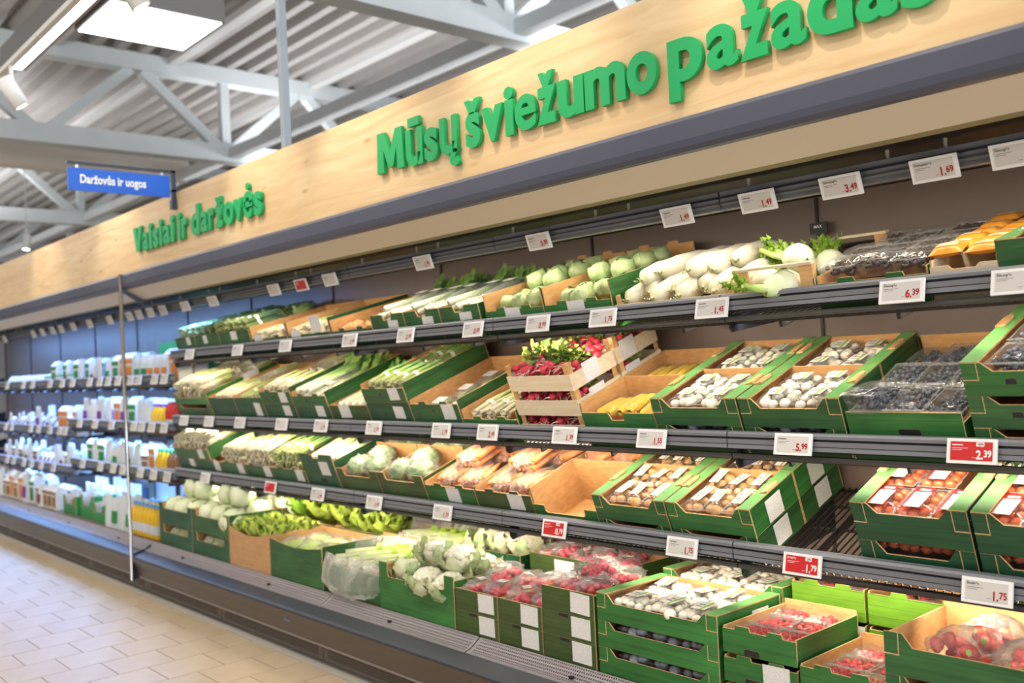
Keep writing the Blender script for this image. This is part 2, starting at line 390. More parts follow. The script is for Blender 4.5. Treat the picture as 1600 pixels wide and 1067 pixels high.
FR = lambda u, v, t: (u, t, v)       # polygon in x-z
SD = lambda u, v, t: (t, u, v)       # polygon in y-z
XEX = lambda u, v, t: (t, u, v)      # profile in y-z swept along x

# ================================================================== THE BUILDING
JX = [-2.045-1.25*k for k in range(-3, 5)]      # case joints: 1.705 ... -7.045
XR, XE, XL = 1.705, -7.045, -14.545            # right end of the case, glass divider, far end
# floor: grout slab, tiles laid in half bond near the camera, the same tiles printed beyond
def floor():
    m, nt, b = nodes('tile_far'); b.inputs['Roughness'].default_value = 0.3
    br = N(nt, 'ShaderNodeTexBrick', Scale=1.0); br.offset = 0.5
    br.inputs['Color1'].default_value = (0.69, 0.58, 0.45, 1); br.inputs['Color2'].default_value = (0.73, 0.62, 0.49, 1); br.inputs['Mortar'].default_value = (0.36, 0.29, 0.22, 1)
    br.inputs['Mortar Size'].default_value = 0.003; br.inputs['Brick Width'].default_value = 0.302; br.inputs['Row Height'].default_value = 0.295
    t = nt.nodes.new('ShaderNodeTexCoord'); mp = nt.nodes.new('ShaderNodeMapping'); mp.inputs['Rotation'].default_value = (0, 0, math.radians(90))
    nt.links.new(t.outputs['Object'], mp.inputs[0]); nt.links.new(mp.outputs[0], br.inputs[0]); nt.links.new(br.outputs[0], b.inputs['Base Color'])
    f = link('floor', MB().box(-30, 8, -9, 14, -0.1, -0.004, 'tile_far').mesh('floor'), kind='structure')
    pw, pd = 0.295, 0.308
    me = MB().box(0, pw-0.006, 0, pd-0.006, -0.004, 0.0005, 'tile').mesh('floor_tile')
    link('grout_bed', MB().box(-11.2, -2.95, 0.1, 2.56, -0.0035, -0.002, 'grout').mesh('grout_bed'), None, f)
    cells = []
    for i in range(28):
        x = -11.19+pw*i
        for j in range(9):
            y = 2.53-pd*(j+1)+(pd/2 if i % 2 else 0)
            if y+pd > 2.56: y2 = 2.53
            c = Vector((x+pw/2, y+pd/2, 0)) - Vector((0, 0, 1.58))
            d = c.dot(fw)
            if d < 0.5: continue
            px = 800+1489.7*c.dot(r2)/d; py = 533.5-1489.7*c.dot(u2)/d
            if -140 < px < 700 and py < 1230: cells.append((py, x, y))
    for py, x, y in cells[:300]:
        if y+pd > 2.54:
            link('floor_tile', cached(('tilecut', i), lambda: MB().box(0, pw-0.006, 0, pd/2-0.008, -0.004, 0.0005, 'tile').mesh('floor_tile')), T((x, y, 0)), f)
        else: link('floor_tile', me, T((x, y, 0)), f)
floor()
o = link('trim_1', MB().box(XL, XR, 2.528, 2.60, -0.004, 0.014, 'curb').mesh('trim'), kind='structure'); o['label'] = 'pale stone strip along the floor under the case'
# ceiling: trapezoidal steel deck, ribs along the case
def ceiling():
    b = MB(); p = 0.30; prof = []
    y = -9.0
    while y < 15:
        prof += [(y, 5.95), (y+0.11, 5.95), (y+0.15, 5.80), (y+0.26, 5.80)]; y += p
    vs = []; fs = []
    for x in (-45, 8):
        vs += [(x, a, c) for a, c in prof]
    n = len(prof)
    for i in range(n-1): fs.append((i, i+1, n+i+1, n+i))
    b.add(vs, fs, 'deck'); b.box(-45, 8, -9, 15, 5.98, 6.1, 'deck')
    link('ceiling', b.mesh('ceiling'), kind='structure')
ceiling()
link('wall_far', MB().box(-45.2, -45, -9, 15, 0, 6, 'far_wall').mesh('wall'), kind='structure')
link('wall_back', MB().box(-45, 8, 14.9, 15.1, 0, 6, 'far_wall').mesh('wall'), kind='structure')
# roof trusses
def bar(p, q, wdt, hgt, m='steel_white'):
    p = Vector(p); q = Vector(q); d = (q-p); L = d.length
    R = d.to_track_quat('Y', 'Z').to_matrix().to_4x4()
    return MB().box(-wdt/2, wdt/2, 0, L, -hgt/2, hgt/2, m, T(p) @ R)
def truss(x, label):
    r = thing('roof_truss', label, 'truss', T((x, 0, 0)), None, 'roof trusses')
    zl, zt = 4.62, 5.60
    link('bottom_chord', bar((0, -9, zl), (0, 14.8, zl), 0.22, 0.24).mesh('chord'), None, r)
    link('top_chord', bar((0, -9, zt+0.1), (0, 14.8, zt+0.1), 0.22, 0.22).mesh('chord'), None, r)
    y = 5.85-2.4*6
    while y < 14:
        if round((y-5.85)/2.4) % 2 == 0: link('vertical', bar((0, y, zl), (0, y, zt), 0.12, 0.12).mesh('web'), None, r)
        link('diagonal', bar((0, y-0.10, zl+0.08), (0, y-1.12, zt), 0.13, 0.13).mesh('web'), None, r)
        link('diagonal', bar((0, y-2.30, zl+0.08), (0, y-1.28, zt), 0.13, 0.13).mesh('web'), None, r)
        y += 2.4
truss(-6.5, 'white roof truss nearest the camera, above the large green lettering')
truss(-12.45, 'white roof truss crossing behind the panel lamp')
truss(-18.7, 'white roof truss behind the blue hanging sign')
truss(-25.0, 'white roof truss beyond the third one, low over the wooden fascia')
truss(-31.0, 'most distant white roof truss over the far end of the fascia')
for y, z, s, lb in ((5.92, 4.62, 0.14, 'long white tie beam joining the lower nodes of the roof trusses'),):
    thing('tie_beam', lb, 'beam', None, bar((-44, y, z), (7, y, z), s, s).mesh('tie_beam'))
for k, (y, lb) in enumerate(((3.6, 'pale roof purlin just above the panel lamp'), (5.1, 'pale roof purlin behind the suspension pole'), (7.2, 'pale roof purlin beyond the tie beam'), (9.6, 'pale roof purlin furthest behind the fascia'), (1.2, 'pale roof purlin over the aisle edge'))):
    thing('roof_purlin', lb, 'beam', None, bar((-44, y, 5.78), (7, y, 5.78), 0.14, 0.14, 'lamp_body').mesh('purlin'), 'roof purlins')
d = MB(); d.tube([(-14.2, -9+i*0.75, 4.72) for i in range(21)], 0.19, 'duct', 18)
thing('air_duct', 'round beige fabric air duct running along behind a white truss', 'duct', None, d.mesh('air_duct'))
# suspension pole holding the fascia
sp = thing('suspension_pole', 'grey-blue square steel pole hanging from the ceiling behind the fascia', 'pole', T((-5.02, 2.74, 0)))
mat('pole_grey', (0.34, 0.39, 0.44), 0.4)
link('pole', MB().box(-0.022, 0.022, -0.022, 0.022, 2.5, 5.85, 'pole_grey').mesh('pole'), None, sp)
link('foot_plate', MB().box(-0.06, 0.06, -0.05, 0.05, 2.49, 2.5, 'pole_grey').mesh('foot'), None, sp)
# panel lamp and linear lamp
pl = thing('panel_lamp', 'large square glowing ceiling panel lamp, top of the picture', 'lamp', T((-7.4, 2.35, 4.2)))
link('housing', MB().box(-0.02, 0.74, -0.02, 0.82, 0.004, 0.2, 'lamp_grey').mesh('housing'), None, pl)
link('diffuser', MB().box(0, 0.72, 0, 0.80, -0.004, 0.004, 'lamp_glow').mesh('diffuser'), None, pl)
for yy in (0.1, 0.7): link('hanger', MB().tube([(0.36, yy, 0.2), (0.36, yy, 1.6)], 0.006, 'steel', 6).mesh('hanger'), None, pl)
ll = thing('linear_lamp', 'long glowing linear lamp beside the square panel lamp', 'lamp', T((-8.6, 2.17, 4.2)))
link('housing', MB().box(0, 8, -0.07, 0.12, 0.003, 0.16, 'lamp_grey').mesh('housing'), None, ll)
link('diffuser', MB().box(0.03, 7.97, -0.035, 0.085, -0.004, 0.003, 'lamp_glow').mesh('diffuser'), None, ll)
# track with spotlights aimed at the fascia
tk = thing('light_track', 'white light track carrying the spotlights above the aisle', 'track', T((0, 1.83, 3.80)), MB().box(-14, 1.5, -0.02, 0.02, 0, 0.035, 'lamp_body').mesh('track'))
def spotlamp(x, y, z, label, tgt, lamp=True, e=54, group='track spotlights'):
    d = (Vector(tgt)-Vector((x, y, z))).normalized()
    R = d.to_track_quat('-Z', 'Y').to_matrix().to_4x4()
    r = thing('spotlight', label, 'lamp', T((x, y, z)), None, group)
    body = cached('spotbody', lambda: MB().lathe([(0.001, 0.10), (0.05, 0.10), (0.055, 0.095), (0.055, -0.12), (0.048, -0.12), (0.046, -0.105)], 'lamp_body', 18).mesh('body'))
    lens = cached('spotlens', lambda: MB().lathe([(0.047, -0.108), (0.001, -0.106)], 'spot_glow', 18).mesh('lens'))
    link('body', body, R, r); link('lens', lens, R, r)
    link('bracket', cached('spotbr', lambda: MB().box(-0.012, 0.012, -0.012, 0.012, 0.02, 0.20, 'lamp_body').mesh('bracket')), None, r)
    if not lamp: link('stem', MB().tube([(0, 0, 0.2), (0, 0, 5.8-z)], 0.008, 'lamp_body', 6).mesh('stem'), None, r)
    if lamp:
        l = bpy.data.lights.new('spot', 'SPOT'); l.energy = e; l.color = (1, 0.87, 0.68); l.spot_size = math.radians(58); l.spot_blend = 0.75; l.shadow_soft_size = 0.03
        lo = bpy.data.objects.new('spot', l); COL.objects.link(lo); lo.matrix_world = T(Vector((x, y, z))+d*0.13) @ R; lo.parent = r; lo.matrix_basis = T(d*0.13) @ R
for k, (x, lb) in enumerate(((-0.1, 'white spotlight aimed at the fascia beyond the last letters'), (-1.55, 'white spotlight aimed at the letters of the last word'), (-2.75, 'white spotlight aimed at the middle of the large lettering'),
        (-3.9, 'white spotlight aimed at the fascia between the two texts'), (-4.95, 'white spotlight aimed at the smaller lettering'), (-7.22, 'white cylinder spotlight below the linear lamp, upper left corner'), (-9.0, 'white spotlight aimed at the bare fascia past the sign'), (-11.6, 'white spotlight aimed at the far end of the fascia'))):
    spotlamp(x, 1.83, 3.62, lb, (x+0.12, 2.47, 2.52))
spotlamp(-14.9, 3.9, 3.62, 'small lit white spotlight low over the far fascia', (-14.6, 3.6, 2), False)

# ================================================================== FASCIA AND SIGNS
thing('fascia_board', 'long pale birch fascia board above the refrigerated case', 'fascia', None, MB().box(XL-2, XR, 2.475, 2.50, 2.337, 2.766, 'birch').mesh('fascia_board'))
GLY = {'M': [(0, 0), (0.04, 1), (0.30, 1), (0.51, 0.50), (0.72, 1), (0.96, 1), (1, 0), (0.75, 0), (0.74, 0.56), (0.60, 0.10), (0.42, 0.10), (0.26, 0.56), (0.25, 0)], 'V': [(0, 1), (0.33, 1), (0.52, 0.34), (0.69, 1), (1, 1), (0.68, 0), (0.36, 0)]}
def lettering(label, chars, base, cap):
    r = thing('sign_lettering', label, 'lettering', T((0, 2.475, base)), None, 'raised green words on the fascia')
    ref = text_mesh('H', 1.0, 'letter_green'); ch = bounds(ref)[3]
    sz = cap/ch*0.985
    for c, x0, x1 in chars:
        if c in GLY:
            me = MB().prism([(u, v*cap) for u, v in GLY[c]], lambda u, v, t: (u, v, t), -0.009, 0.009, 'letter_green', 'letter_green', 'letter_green').mesh('letter'); a = (0, 1, 0, cap)
        else: me = text_mesh(c, sz, 'letter_green', 0.009, 0.0068 if c in 'eėaų' else 0.0098); a = bounds(me)
        sx = (x1-x0-0.012)/(a[1]-a[0])
        M = T((x0+0.006-a[0]*sx, -0.0145, 0)) @ RX(90) @ SC(sx, 1, 1)
        link('letter', me, M, r)
lettering('large raised green words Mūsų šviežumo pažadas on the birch fascia', [
    ('M', -3.66, -3.436), ('ū', -3.43, -3.295), ('s', -3.293, -3.188), ('ų', -3.183, -3.045), ('š', -3.012, -2.90), ('v', -2.905, -2.765), ('i', -2.765, -2.70), ('e', -2.705, -2.575),
    ('ž', -2.580, -2.466), ('u', -2.470, -2.325), ('m', -2.330, -2.128), ('o', -2.132, -1.990), ('p', -1.955, -1.805), ('a', -1.800, -1.672), ('ž', -1.675, -1.562), ('a', -1.567, -1.440), ('d', -1.446, -1.296), ('a', -1.300, -1.170), ('s', -1.172, -1.062)], 2.457, 0.183)
lettering('smaller raised green words Vaisiai ir daržovės on the birch fascia', [
    ('V', -6.75, -6.575), ('a', -6.575, -6.465), ('i', -6.458, -6.392), ('s', -6.386, -6.282), ('i', -6.276, -6.214), ('a', -6.208, -6.088), ('i', -6.082, -6.018), ('i', -5.972, -5.908), ('r', -5.904, -5.81),
    ('d', -5.762, -5.62), ('a', -5.618, -5.508), ('r', -5.502, -5.412), ('ž', -5.405, -5.290), ('o', -5.288, -5.150), ('v', -5.152, -5.03), ('ė', -5.032, -4.903), ('s', -4.903, -4.795)], 2.457, 0.170)
hs = thing('hanging_sign', 'blue hanging sign reading Daržovės ir uogos on a dark bracket', 'sign', T((-6.02, 0, 0)))
link('board', MB().box(-0.006, 0.006, 1.815, 2.435, 2.73, 2.868, 'sign_blue').mesh('board'), None, hs)
def flat_letters(txt, size, m, off, parent, M):
    """one mesh for every letter of a printed line, set side by side"""
    for k, c in enumerate(txt):
        if c == ' ': continue
        a = bounds(text_mesh(txt[:k+1], size, m, 0, off))[1]-bounds(text_mesh(c, size, m, 0, off))[1]
        link('letter', text_mesh(c, size, m, 0, off), M @ T((a, 0, 0)), parent)
flat_letters('Daržovės ir uogos', 0.072, 'sign_white', 0.0022, hs, T((0.0072, 1.882, 2.779)) @ RZ(90) @ RX(90) @ SC(0.74, 1, 1))
link('arm', MB().box(-0.011, 0.011, 1.81, 2.475, 2.889, 2.905, 'sign_dark').mesh('arm'), None, hs)
link('post', MB().box(-0.011, 0.011, 2.447, 2.474, 2.70, 2.905, 'sign_dark').mesh('post'), None, hs)
link('clamp', MB().box(-0.02, 0.02, 2.44, 2.474, 2.655, 2.715, 'sign_dark').box(-0.011, 0.011, 2.44, 2.52, 2.766, 2.782, 'sign_dark').mesh('clamp'), None, hs)
for y in (1.87, 2.39): link('clip', MB().box(-0.004, 0.004, y-0.006, y+0.006, 2.86, 2.892, 'steel').mesh('clip'), None, hs)

# ================================================================== REFRIGERATED CASES
def sweep(prof, x0, x1, m, name):
    """closed y-z profile swept along x"""
    return MB().prism(prof, XEX, x0, x1, m, m, m).mesh(name)
LV = {'B': (2.845, 1.775, 14), 'C': (2.845, 1.290, 20), 'D': (2.845, 0.900, 20), 'E': (2.645, 0.368, 0)}
def frame(l): y, z, a = LV[l]; return T((0, y, z)) @ RX(a)
L = 1.25
def rail_mesh(tag):
    """extruded price rail: rounded lip, dark slot, ridged face, dark underside"""
    b = MB(); g = 0.003; P = lambda pts, m: b.prism(pts, XEX, g, L-g, m, m, m)
    P([(2.812, 0.0), (2.835, 0.0), (2.835, -0.018), (2.798, -0.018), (2.797, -0.008), (2.803, -0.001)], 'rail_grey')
    P([(2.806, -0.018), (2.835, -0.018), (2.835, -0.026), (2.806, -0.026)], 'rail_dark')
    P([(2.796, -0.026), (2.835, -0.026), (2.835, -0.042), (2.798, -0.042)], 'rail_grey')
    P([(2.801, -0.042), (2.835, -0.042), (2.835, -0.045), (2.801, -0.045)], 'rail_under')
    P([(2.798, -0.045), (2.835, -0.045), (2.835, -0.058), (2.796, -0.058)], 'rail_grey')
    P([(2.812, -0.058), (2.835, -0.058), (2.835, -0.064), (2.812, -0.064)], 'rail_dark')
    P([(2.822, -0.080), (2.850, -0.080), (2.850, -0.098), (2.826, -0.098), (2.820, -0.090)], 'rail_under')
    return b.mesh('rail')
def wire_mesh(a):
    b = MB(); n = 46
    for i in range(n+1):
        x = 0.02+(L-0.04)*i/n
        b.box(x-0.0022, x+0.0022, -0.02, 0.60, -0.098, -0.093, 'wire')
    for y in (-0.015, 0.12, 0.30, 0.46, 0.59): b.box(0.01, L-0.01, y-0.004, y+0.004, -0.106, -0.098, 'wire')
    for x in (0.2, 0.62, 1.03): b.box(x-0.006, x+0.006, -0.01, 0.58, -0.128, -0.106, 'wire')
    return b.mesh('wire_grid')
def base_parts(case, x0, x1):
    link('bumper', sweep([(2.553, 0.322), (2.470, 0.302), (2.458, 0.294), (2.456, 0.286), (2.470, 0.280), (2.56, 0.30)], x0, x1, 'base_dark', 'bumper'), None, case)
    link('apron', sweep([(2.458, 0.284), (2.462, 0.262), (2.485, 0.215), (2.500, 0.150), (2.515, 0.140), (2.60, 0.14), (2.60, 0.28)], x0, x1, 'base_brown', 'apron'), None, case)
    link('edge_strip', sweep([(2.497, 0.150), (2.505, 0.136), (2.515, 0.136), (2.515, 0.150)], x0, x1, 'grille', 'edge_strip'), None, case)
    link('tub', sweep([(2.64, 0.362), (3.47, 0.362), (3.47, 0.10), (2.60, 0.10), (2.60, 0.30), (2.64, 0.30)], x0, x1, 'case_inner', 'tub'), None, case)
    link('plinth', sweep([(2.60, 0.10), (3.40, 0.10), (3.40, 0.0), (2.60, 0.0)], x0, x1, 'case_black', 'plinth'), None, case)
def kick_mesh():
    b = MB(); b.box(0.004, L-0.004, 2.566, 2.572, 0.098, 0.137, 'kick'); b.box(0.004, L-0.004, 2.566, 2.572, 0.030, 0.050, 'kick')
    for x0, x1 in ((0.004, 0.05), (1.2, L-0.004)): b.box(x0, x1, 2.566, 2.572, 0.05, 0.098, 'kick')
    for i in range(116):
        x = 0.05+i*0.01; b.box(x, x+0.0045, 2.5665, 2.5715, 0.05, 0.098, 'kick')
    for z in (0.061, 0.073, 0.085): b.box(0.05, 1.2, 2.567, 2.571, z-0.0017, z+0.0017, 'kick')
    b.box(0.004, L-0.004, 2.585, 2.59, 0.03, 0.137, 'case_black')
    return b.mesh('kick_grille')
def air_grille():
    """perforated return-air grille, sloping to the front with a curved foot"""
    b = MB()
    pts = [(2.637, 0.370), (2.612, 0.352), (2.585, 0.335), (2.560, 0.326), (2.549, 0.3235)]
    def at(t):
        s = t*(len(pts)-1); i = min(int(s), len(pts)-2); f = s-i
        return pts[i][0]*(1-f)+pts[i+1][0]*f, pts[i][1]*(1-f)+pts[i+1][1]*f
    def strip(x0, x1, t0, t1, h):
        (ya, za), (yb, zb) = at(t0), at(t1)
        vs = [(x, y, z+dz) for x in (x0, x1) for (y, z) in ((ya, za), (yb, zb)) for dz in (0, -h)]
        b.add(vs, [(0, 2, 6, 4), (1, 5, 7, 3), (0, 4, 5, 1), (2, 3, 7, 6), (0, 1, 3, 2), (4, 6, 7, 5)], 'grille')
    for k in range(9): t = k/8; strip(0.004, L-0.004, max(0, t-(0.035 if k in (0, 8) else 0.028)), min(1, t+(0.035 if k in (0, 8) else 0.028)), 0.003)
    for x0, x1 in ((0.004, 0.022), (L-0.022, L-0.004)):
        for k in range(4): strip(x0, x1, k/4, (k+1)/4, 0.003)
    for i in range(100):
        x = 0.022+i*0.01206
        for k in range(4): strip(x, x+0.0042, k/4, (k+1)/4, 0.0025)
    b.box(0, L, 2.55, 2.645, 0.29, 0.30, 'case_black')
    return b.mesh('air_grille')
def make_case(name, label, x_left, n, levels=None):
    x1 = x_left+n*L; case = thing(name, label, 'refrigerator', T((0, 0, 0)), None)
    link('canopy_bumper', sweep([(2.474, 2.337), (2.465, 2.333), (2.462, 2.322), (2.463, 2.262), (2.468, 2.240), (2.480, 2.226), (2.497, 2.222), (2.56, 2.25), (2.56, 2.337)], x_left, x1, 'bumper_grey', 'canopy_bumper'), None, case)
    link('canopy_underside', sweep([(2.497, 2.222), (2.62, 2.156), (2.62, 2.20), (2.56, 2.25)], x_left, x1, 'beige_panel', 'canopy_underside'), None, case)
    link('air_outlet', sweep([(2.62, 2.156), (2.655, 2.150), (2.655, 2.19), (2.62, 2.20)], x_left, x1, 'outlet', 'air_outlet'), None, case)
    link('case_roof', sweep([(2.655, 2.175), (3.50, 2.175), (3.50, 2.30), (2.56, 2.30), (2.62, 2.20), (2.655, 2.19)], x_left, x1, 'case_black', 'case_roof'), None, case)
    base_parts(case, x_left, x1)
    rm = cached('rail', lambda: rail_mesh('')); km = cached('kick', kick_mesh); gm = cached('agr', air_grille); wm = cached('wires', lambda: wire_mesh(0))
    bp = cached('backpanel', lambda: MB().box(0.004, L-0.004, 3.477, 3.50, 0.36, 2.18, 'case_inner').mesh('back_panel'))
    bk = cached('brk', lambda: MB().prism([(2.83, -0.07), (2.875, -0.07), (3.45, 0.06), (3.45, -0.06), (2.88, -0.13), (2.845, -0.135), (2.832, -0.12)], XEX, -0.004, 0.004, 'bracket', 'bracket', 'bracket').mesh('bracket'))
    pr = cached('toprail', lambda: MB().prism([(2.822, 0.064), (2.868, 0.070), (2.868, 0.0), (2.830, 0.0), (2.834, 0.014), (2.828, 0.018)], XEX, 0.004, L-0.004, 'rail_grey', 'rail_grey', 'rail_grey')
                .box(0.004, L-0.004, 2.816, 2.83, 0.040, 0.046, 'rail_dark').box(0.004, L-0.004, 2.822, 2.845, 0.022, 0.026, 'rail_under').mesh('price_rail'))
    pin = cached('pin', lambda: MB().lathe([(0.001, 0.0), (0.006, 0.0), (0.006, 0.036), (0.020, 0.038), (0.020, 0.043), (0.001, 0.044)], 'pin_white', 10).mesh('rail_pin'))
    seam = cached('seam', lambda: MB().box(-0.006, 0.006, 3.468, 3.479, 0.37, 2.17, 'case_black').mesh('back_upright'))
    for k in range(n):
        x = x_left+k*L
        link('back_panel', bp, T((x, 0, 0)), case); link('back_upright', seam, T((x, 0, 0)), case)
        t = link('price_rail', pr, T((x, 0, 2.078)), case)
        for dx in (0.11, 0.62, 0.80): link('rail_pin', pin, T((dx, 2.85, 0.066)), t)
        for z, a in (levels(x) if levels else [(LV[l][1], LV[l][2]) for l in 'BCD']):
            s = link('shelf', rm, T((x, 0, z)), case)
            link('wire_grid', wm, T((0, 2.845, 0)) @ RX(a), s, None, 'stuff')
            link('bracket', bk, T((0.012, 0, 0)), s)
        link('kick_grille', km, T((x, 0, 0)), case); link('air_grille', gm, T((x, 0, 0)), case)
        link('grille_clip', cached('gclip', lambda: MB().box(-0.01, 0.01, 2.578, 2.592, 0.336, 0.345, 'case_black').mesh('grille_clip')), T((x+0.62, 0, 0)), case)
    return case
main_case = make_case('produce_case', 'long refrigerated case full of green produce crates', XE, 7)
left_case = make_case('chilled_case', 'refrigerated case of bluish-lit packaged goods beyond the glass divider', XL, 6, lambda x: [(1.605, 0), (1.23 if x > -9.6 else 1.145, 0), (0.865 if x > -9.6 else 0.78, 0)])
link('maker_badge', MB().box(-4.80, -4.735, 2.4755, 2.4785, 0.222, 0.240, 'pack_blue', None).mesh('maker_badge'), T((0, 0.004, 0)), main_case, 'small blue badge')
gd = thing('glass_divider', 'glass divider with a steel front post between the two cases', 'divider', T((XE, 0, 0)))
link('pane', MB().box(-0.004, 0.004, 2.47, 3.46, 0.31, 2.30, 'glass_pane').mesh('pane'), None, gd, 'clear glass pane')
link('front_post', MB().tube([(0, 2.458, 0.125), (0, 2.458, 2.335)], 0.0135, 'steel', 12).mesh('front_post'), None, gd)
link('foot_bracket', MB().prism([(2.458, 0.125), (2.60, 0.150), (2.60, 0.36), (2.56, 0.335), (2.458, 0.31)], XEX, -0.006, 0.006, 'bracket', 'bracket', 'bracket').mesh('foot'), None, gd)
link('top_bracket', MB().prism([(2.458, 2.335), (2.475, 2.335), (2.475, 2.23), (2.64, 2.14), (2.60, 2.12), (2.458, 2.21)], XEX, -0.006, 0.006, 'bumper_grey', 'bumper_grey', 'bumper_grey').mesh('top_bracket'), None, gd)
# ================================================================== CRATES
TH = 0.006
def poly(style, w, h, fh):
    fh = h if fh is None else fh
    if style == 'dip': a, b = 0.055, 0.03; return [(0, 0), (w, 0), (w, h), (w-a, h), (w-a-b, fh), (a+b, fh), (a, h), (0, h)]
    if style == 'tab':
        p = [(0, 0), (w, 0), (w, fh)]
        for c in (0.72, 0.28): p += [(w*c+0.03, fh), (w*c+0.026, fh+0.014), (w*c-0.026, fh+0.014), (w*c-0.03, fh)]
        return p+[(0, fh)]
    if style == 'notch': a = 0.045; c = w/2; return [(0, 0), (w, 0), (w, h), (c+a, h), (c+a-0.012, fh), (c-a+0.012, fh), (c-a, h), (0, h)]
    if style == 'corner':
        a = 0.07
        return [(0, 0), (w, 0), (w, h), (w-a, h), (w-a, fh+0.01), (w-a-0.01, fh), (a+0.01, fh), (a, fh+0.01), (a, h), (0, h)]
    if style == 'sag': return [(0, 0), (w, 0), (w, h)]+[(w*(1-i/8), h-(h-fh)*math.sin(math.pi*i/8)) for i in range(1, 8)]+[(0, h)]
    return [(0, 0), (w, 0), (w, fh), (0, fh)]
def panel(kind, w, h, fh, style, tone, t0, t1, flip, inner='kraft'):
    def mk():
        fn = FR if kind == 'F' else SD
        a, b = (tone, inner) if not flip else (inner, tone)
        return MB().prism(poly(style, w, h, fh), fn, t0, t1, a, b, 'kraft_edge').mesh('panel')
    return cached(('pan', kind, round(w, 3), round(h, 3), fh and round(fh, 3), style, tone, round(t0, 3), round(t1, 3), flip, inner), mk)
def sticker(w, h):
    def mk():
        b = MB().box(0, w, -0.0012, -0.0002, 0, h, 'paper'); return b.mesh('sticker')
    return cached(('stk', w, h), mk)
def crate(label, lvl, x0, w, d, z0, h, front='flat', tone='green', y0=0.0, fh=None, side='flat', sh=None, flange=0.0, stick=(), sidestick=(), holes=(), bh=None, back='flat', group=None, yaw=0, name='cardboard_crate', inner='kraft', tabs=True, M=None):
    M = M if M is not None else frame(lvl) @ T((x0, y0, z0)) @ RZ(yaw)
    r = thing(name, label, 'crate', M, None, group)
    hs = h if sh is None else sh; hb = hs if bh is None else bh; g = 0.0015
    link('base', boxmesh('base', (TH, w-TH, TH, d-TH, 0.001, 0.006), inner), None, r)
    f = link('front_panel', panel('F', w-2*g, h, fh, front, tone, 0.0, TH, False, inner), T((g, 0, 0)), r)
    link('back_panel', panel('F', w-2*g, hb, None, back, tone, d-TH, d, True, inner), T((g, 0, 0)), r)
    link('side_panel', panel('S', d-2*TH, max(hs, 0.02), fh if side != 'flat' else None, side, tone, g, g+TH, False, inner), T((0, TH, 0)), r)
    s2 = link('side_panel', panel('S', d-2*TH, max(hs, 0.02), fh if side != 'flat' else None, side, tone, w-g-TH, w-g, True, inner), T((0, TH, 0)), r)
    if flange:
        fl = cached(('fl', flange, round(d, 3), hs), lambda: MB().box(0, flange, 0, d, hs-0.002, hs+0.004, ['kraft_edge', 'kraft_edge', 'kraft_edge', 'kraft_edge', 'kraft', 'flange_green']).mesh('flange'))
        for x in (g, w-g-flange):
            q = link('flange', fl, T((x, 0, 0)), r)
            if tabs: link('hand_tab', cached('htab', lambda: MB().prism([(-0.016, -0.045), (0.016, -0.045), (0.016, 0.03), (0.008, 0.045), (-0.008, 0.045), (-0.016, 0.03)], lambda u, v, t: (u, v, t), 0, 0.008, 'kraft_edge', 'kraft', 'kraft_edge').mesh('hand_tab')), T((flange/2+(0.012 if x > 0.1 else -0.012), d*0.55, hs+0.003)) @ RY(-14), q)
    if front == 'dip':
        sm = cached(('cseam', h, fh), lambda: MB().box(0.042, 0.0445, -0.0012, 0.0, h*0.50, h, 'kraft_edge').box(0.0, 0.0445, -0.0012, 0.0, h*0.47, h*0.50, 'kraft_edge').mesh('corner_seam'))
        link('corner_seam', sm, None, f); link('corner_seam', sm, T((w-2*g, 0, 0)) @ SC(-1, 1, 1), f)
    for i, (u, v, a, b) in enumerate(stick): link('sticker', sticker(a, b), T((u, -0.0006, v)) @ RY(U(-2, 2)), f, 'white printed paper sticker')
    for (u, v, a, b) in sidestick: link('sticker', sticker(a, b), T((w-g+0.0006, u, v)) @ RZ(90), s2, 'white printed paper sticker')
    for (u, v, a, b) in holes: link('hand_hole', cached(('hole', a, b), lambda: MB().prism([(-a/2, -b/2), (a/2, -b/2), (a/2, b/4), (a/2-b/4, b/2), (-a/2+b/4, b/2), (-a/2, b/4)], FR, -0.0006, 0.0004, 'case_black', 'case_black', 'kraft_edge').mesh('hand_hole')), T((u, 0, v)), f)
    return M
def wood_crate(label, lvl, x0, w, d, z0, h, y0=0.0, group=None, stick=(), slat=0.055, low=False):
    M = frame(lvl) @ T((x0, y0, z0)); r = thing('wooden_crate', label, 'crate', M, None, group)
    fs = cached(('wsf', w, slat), lambda: MB().box(0, w, 0, 0.005, 0, slat, 'pine').mesh('front_slat'))
    ss = cached(('wss', d, slat), lambda: MB().box(0, 0.005, 0.005, d-0.005, 0, slat, 'pine').mesh('side_slat'))
    po = cached(('wpo', h), lambda: MB().prism([(0, 0), (0.028, 0), (0, 0.028)], lambda u, v, t: (u, v, t), 0.0, h, 'pine_dark', 'pine_dark', 'pine_dark').mesh('corner_post'))
    bs = cached(('wbs', w), lambda: MB().box(0.005, w-0.005, 0, 0.085, 0.0, 0.005, 'pine').mesh('base_slat'))
    zs = h-slat-0.022 if not low else 0.004
    for y in (0.0, d-0.005): link('end_slat', fs, T((0, y, zs)), r)
    sl = [link('side_slat', ss, T((x, 0, zs)), r) for x in (0.0, w-0.005)]
    for x, y, a in ((0.005, 0.005, 0), (w-0.005, 0.005, 90), (w-0.005, d-0.005, 180), (0.005, d-0.005, 270)): link('corner_post', po, T((x, y, 0)) @ RZ(a), r)
    for k in range(int(d/0.1)): link('base_slat', bs, T((0, 0.01+k*0.1, 0.003)), r)
    for (u, v, a, b) in stick: link('sticker', sticker(a, b), T((0.0062, u, v)) @ RZ(90), sl[1], 'white printed paper sticker')
    return M
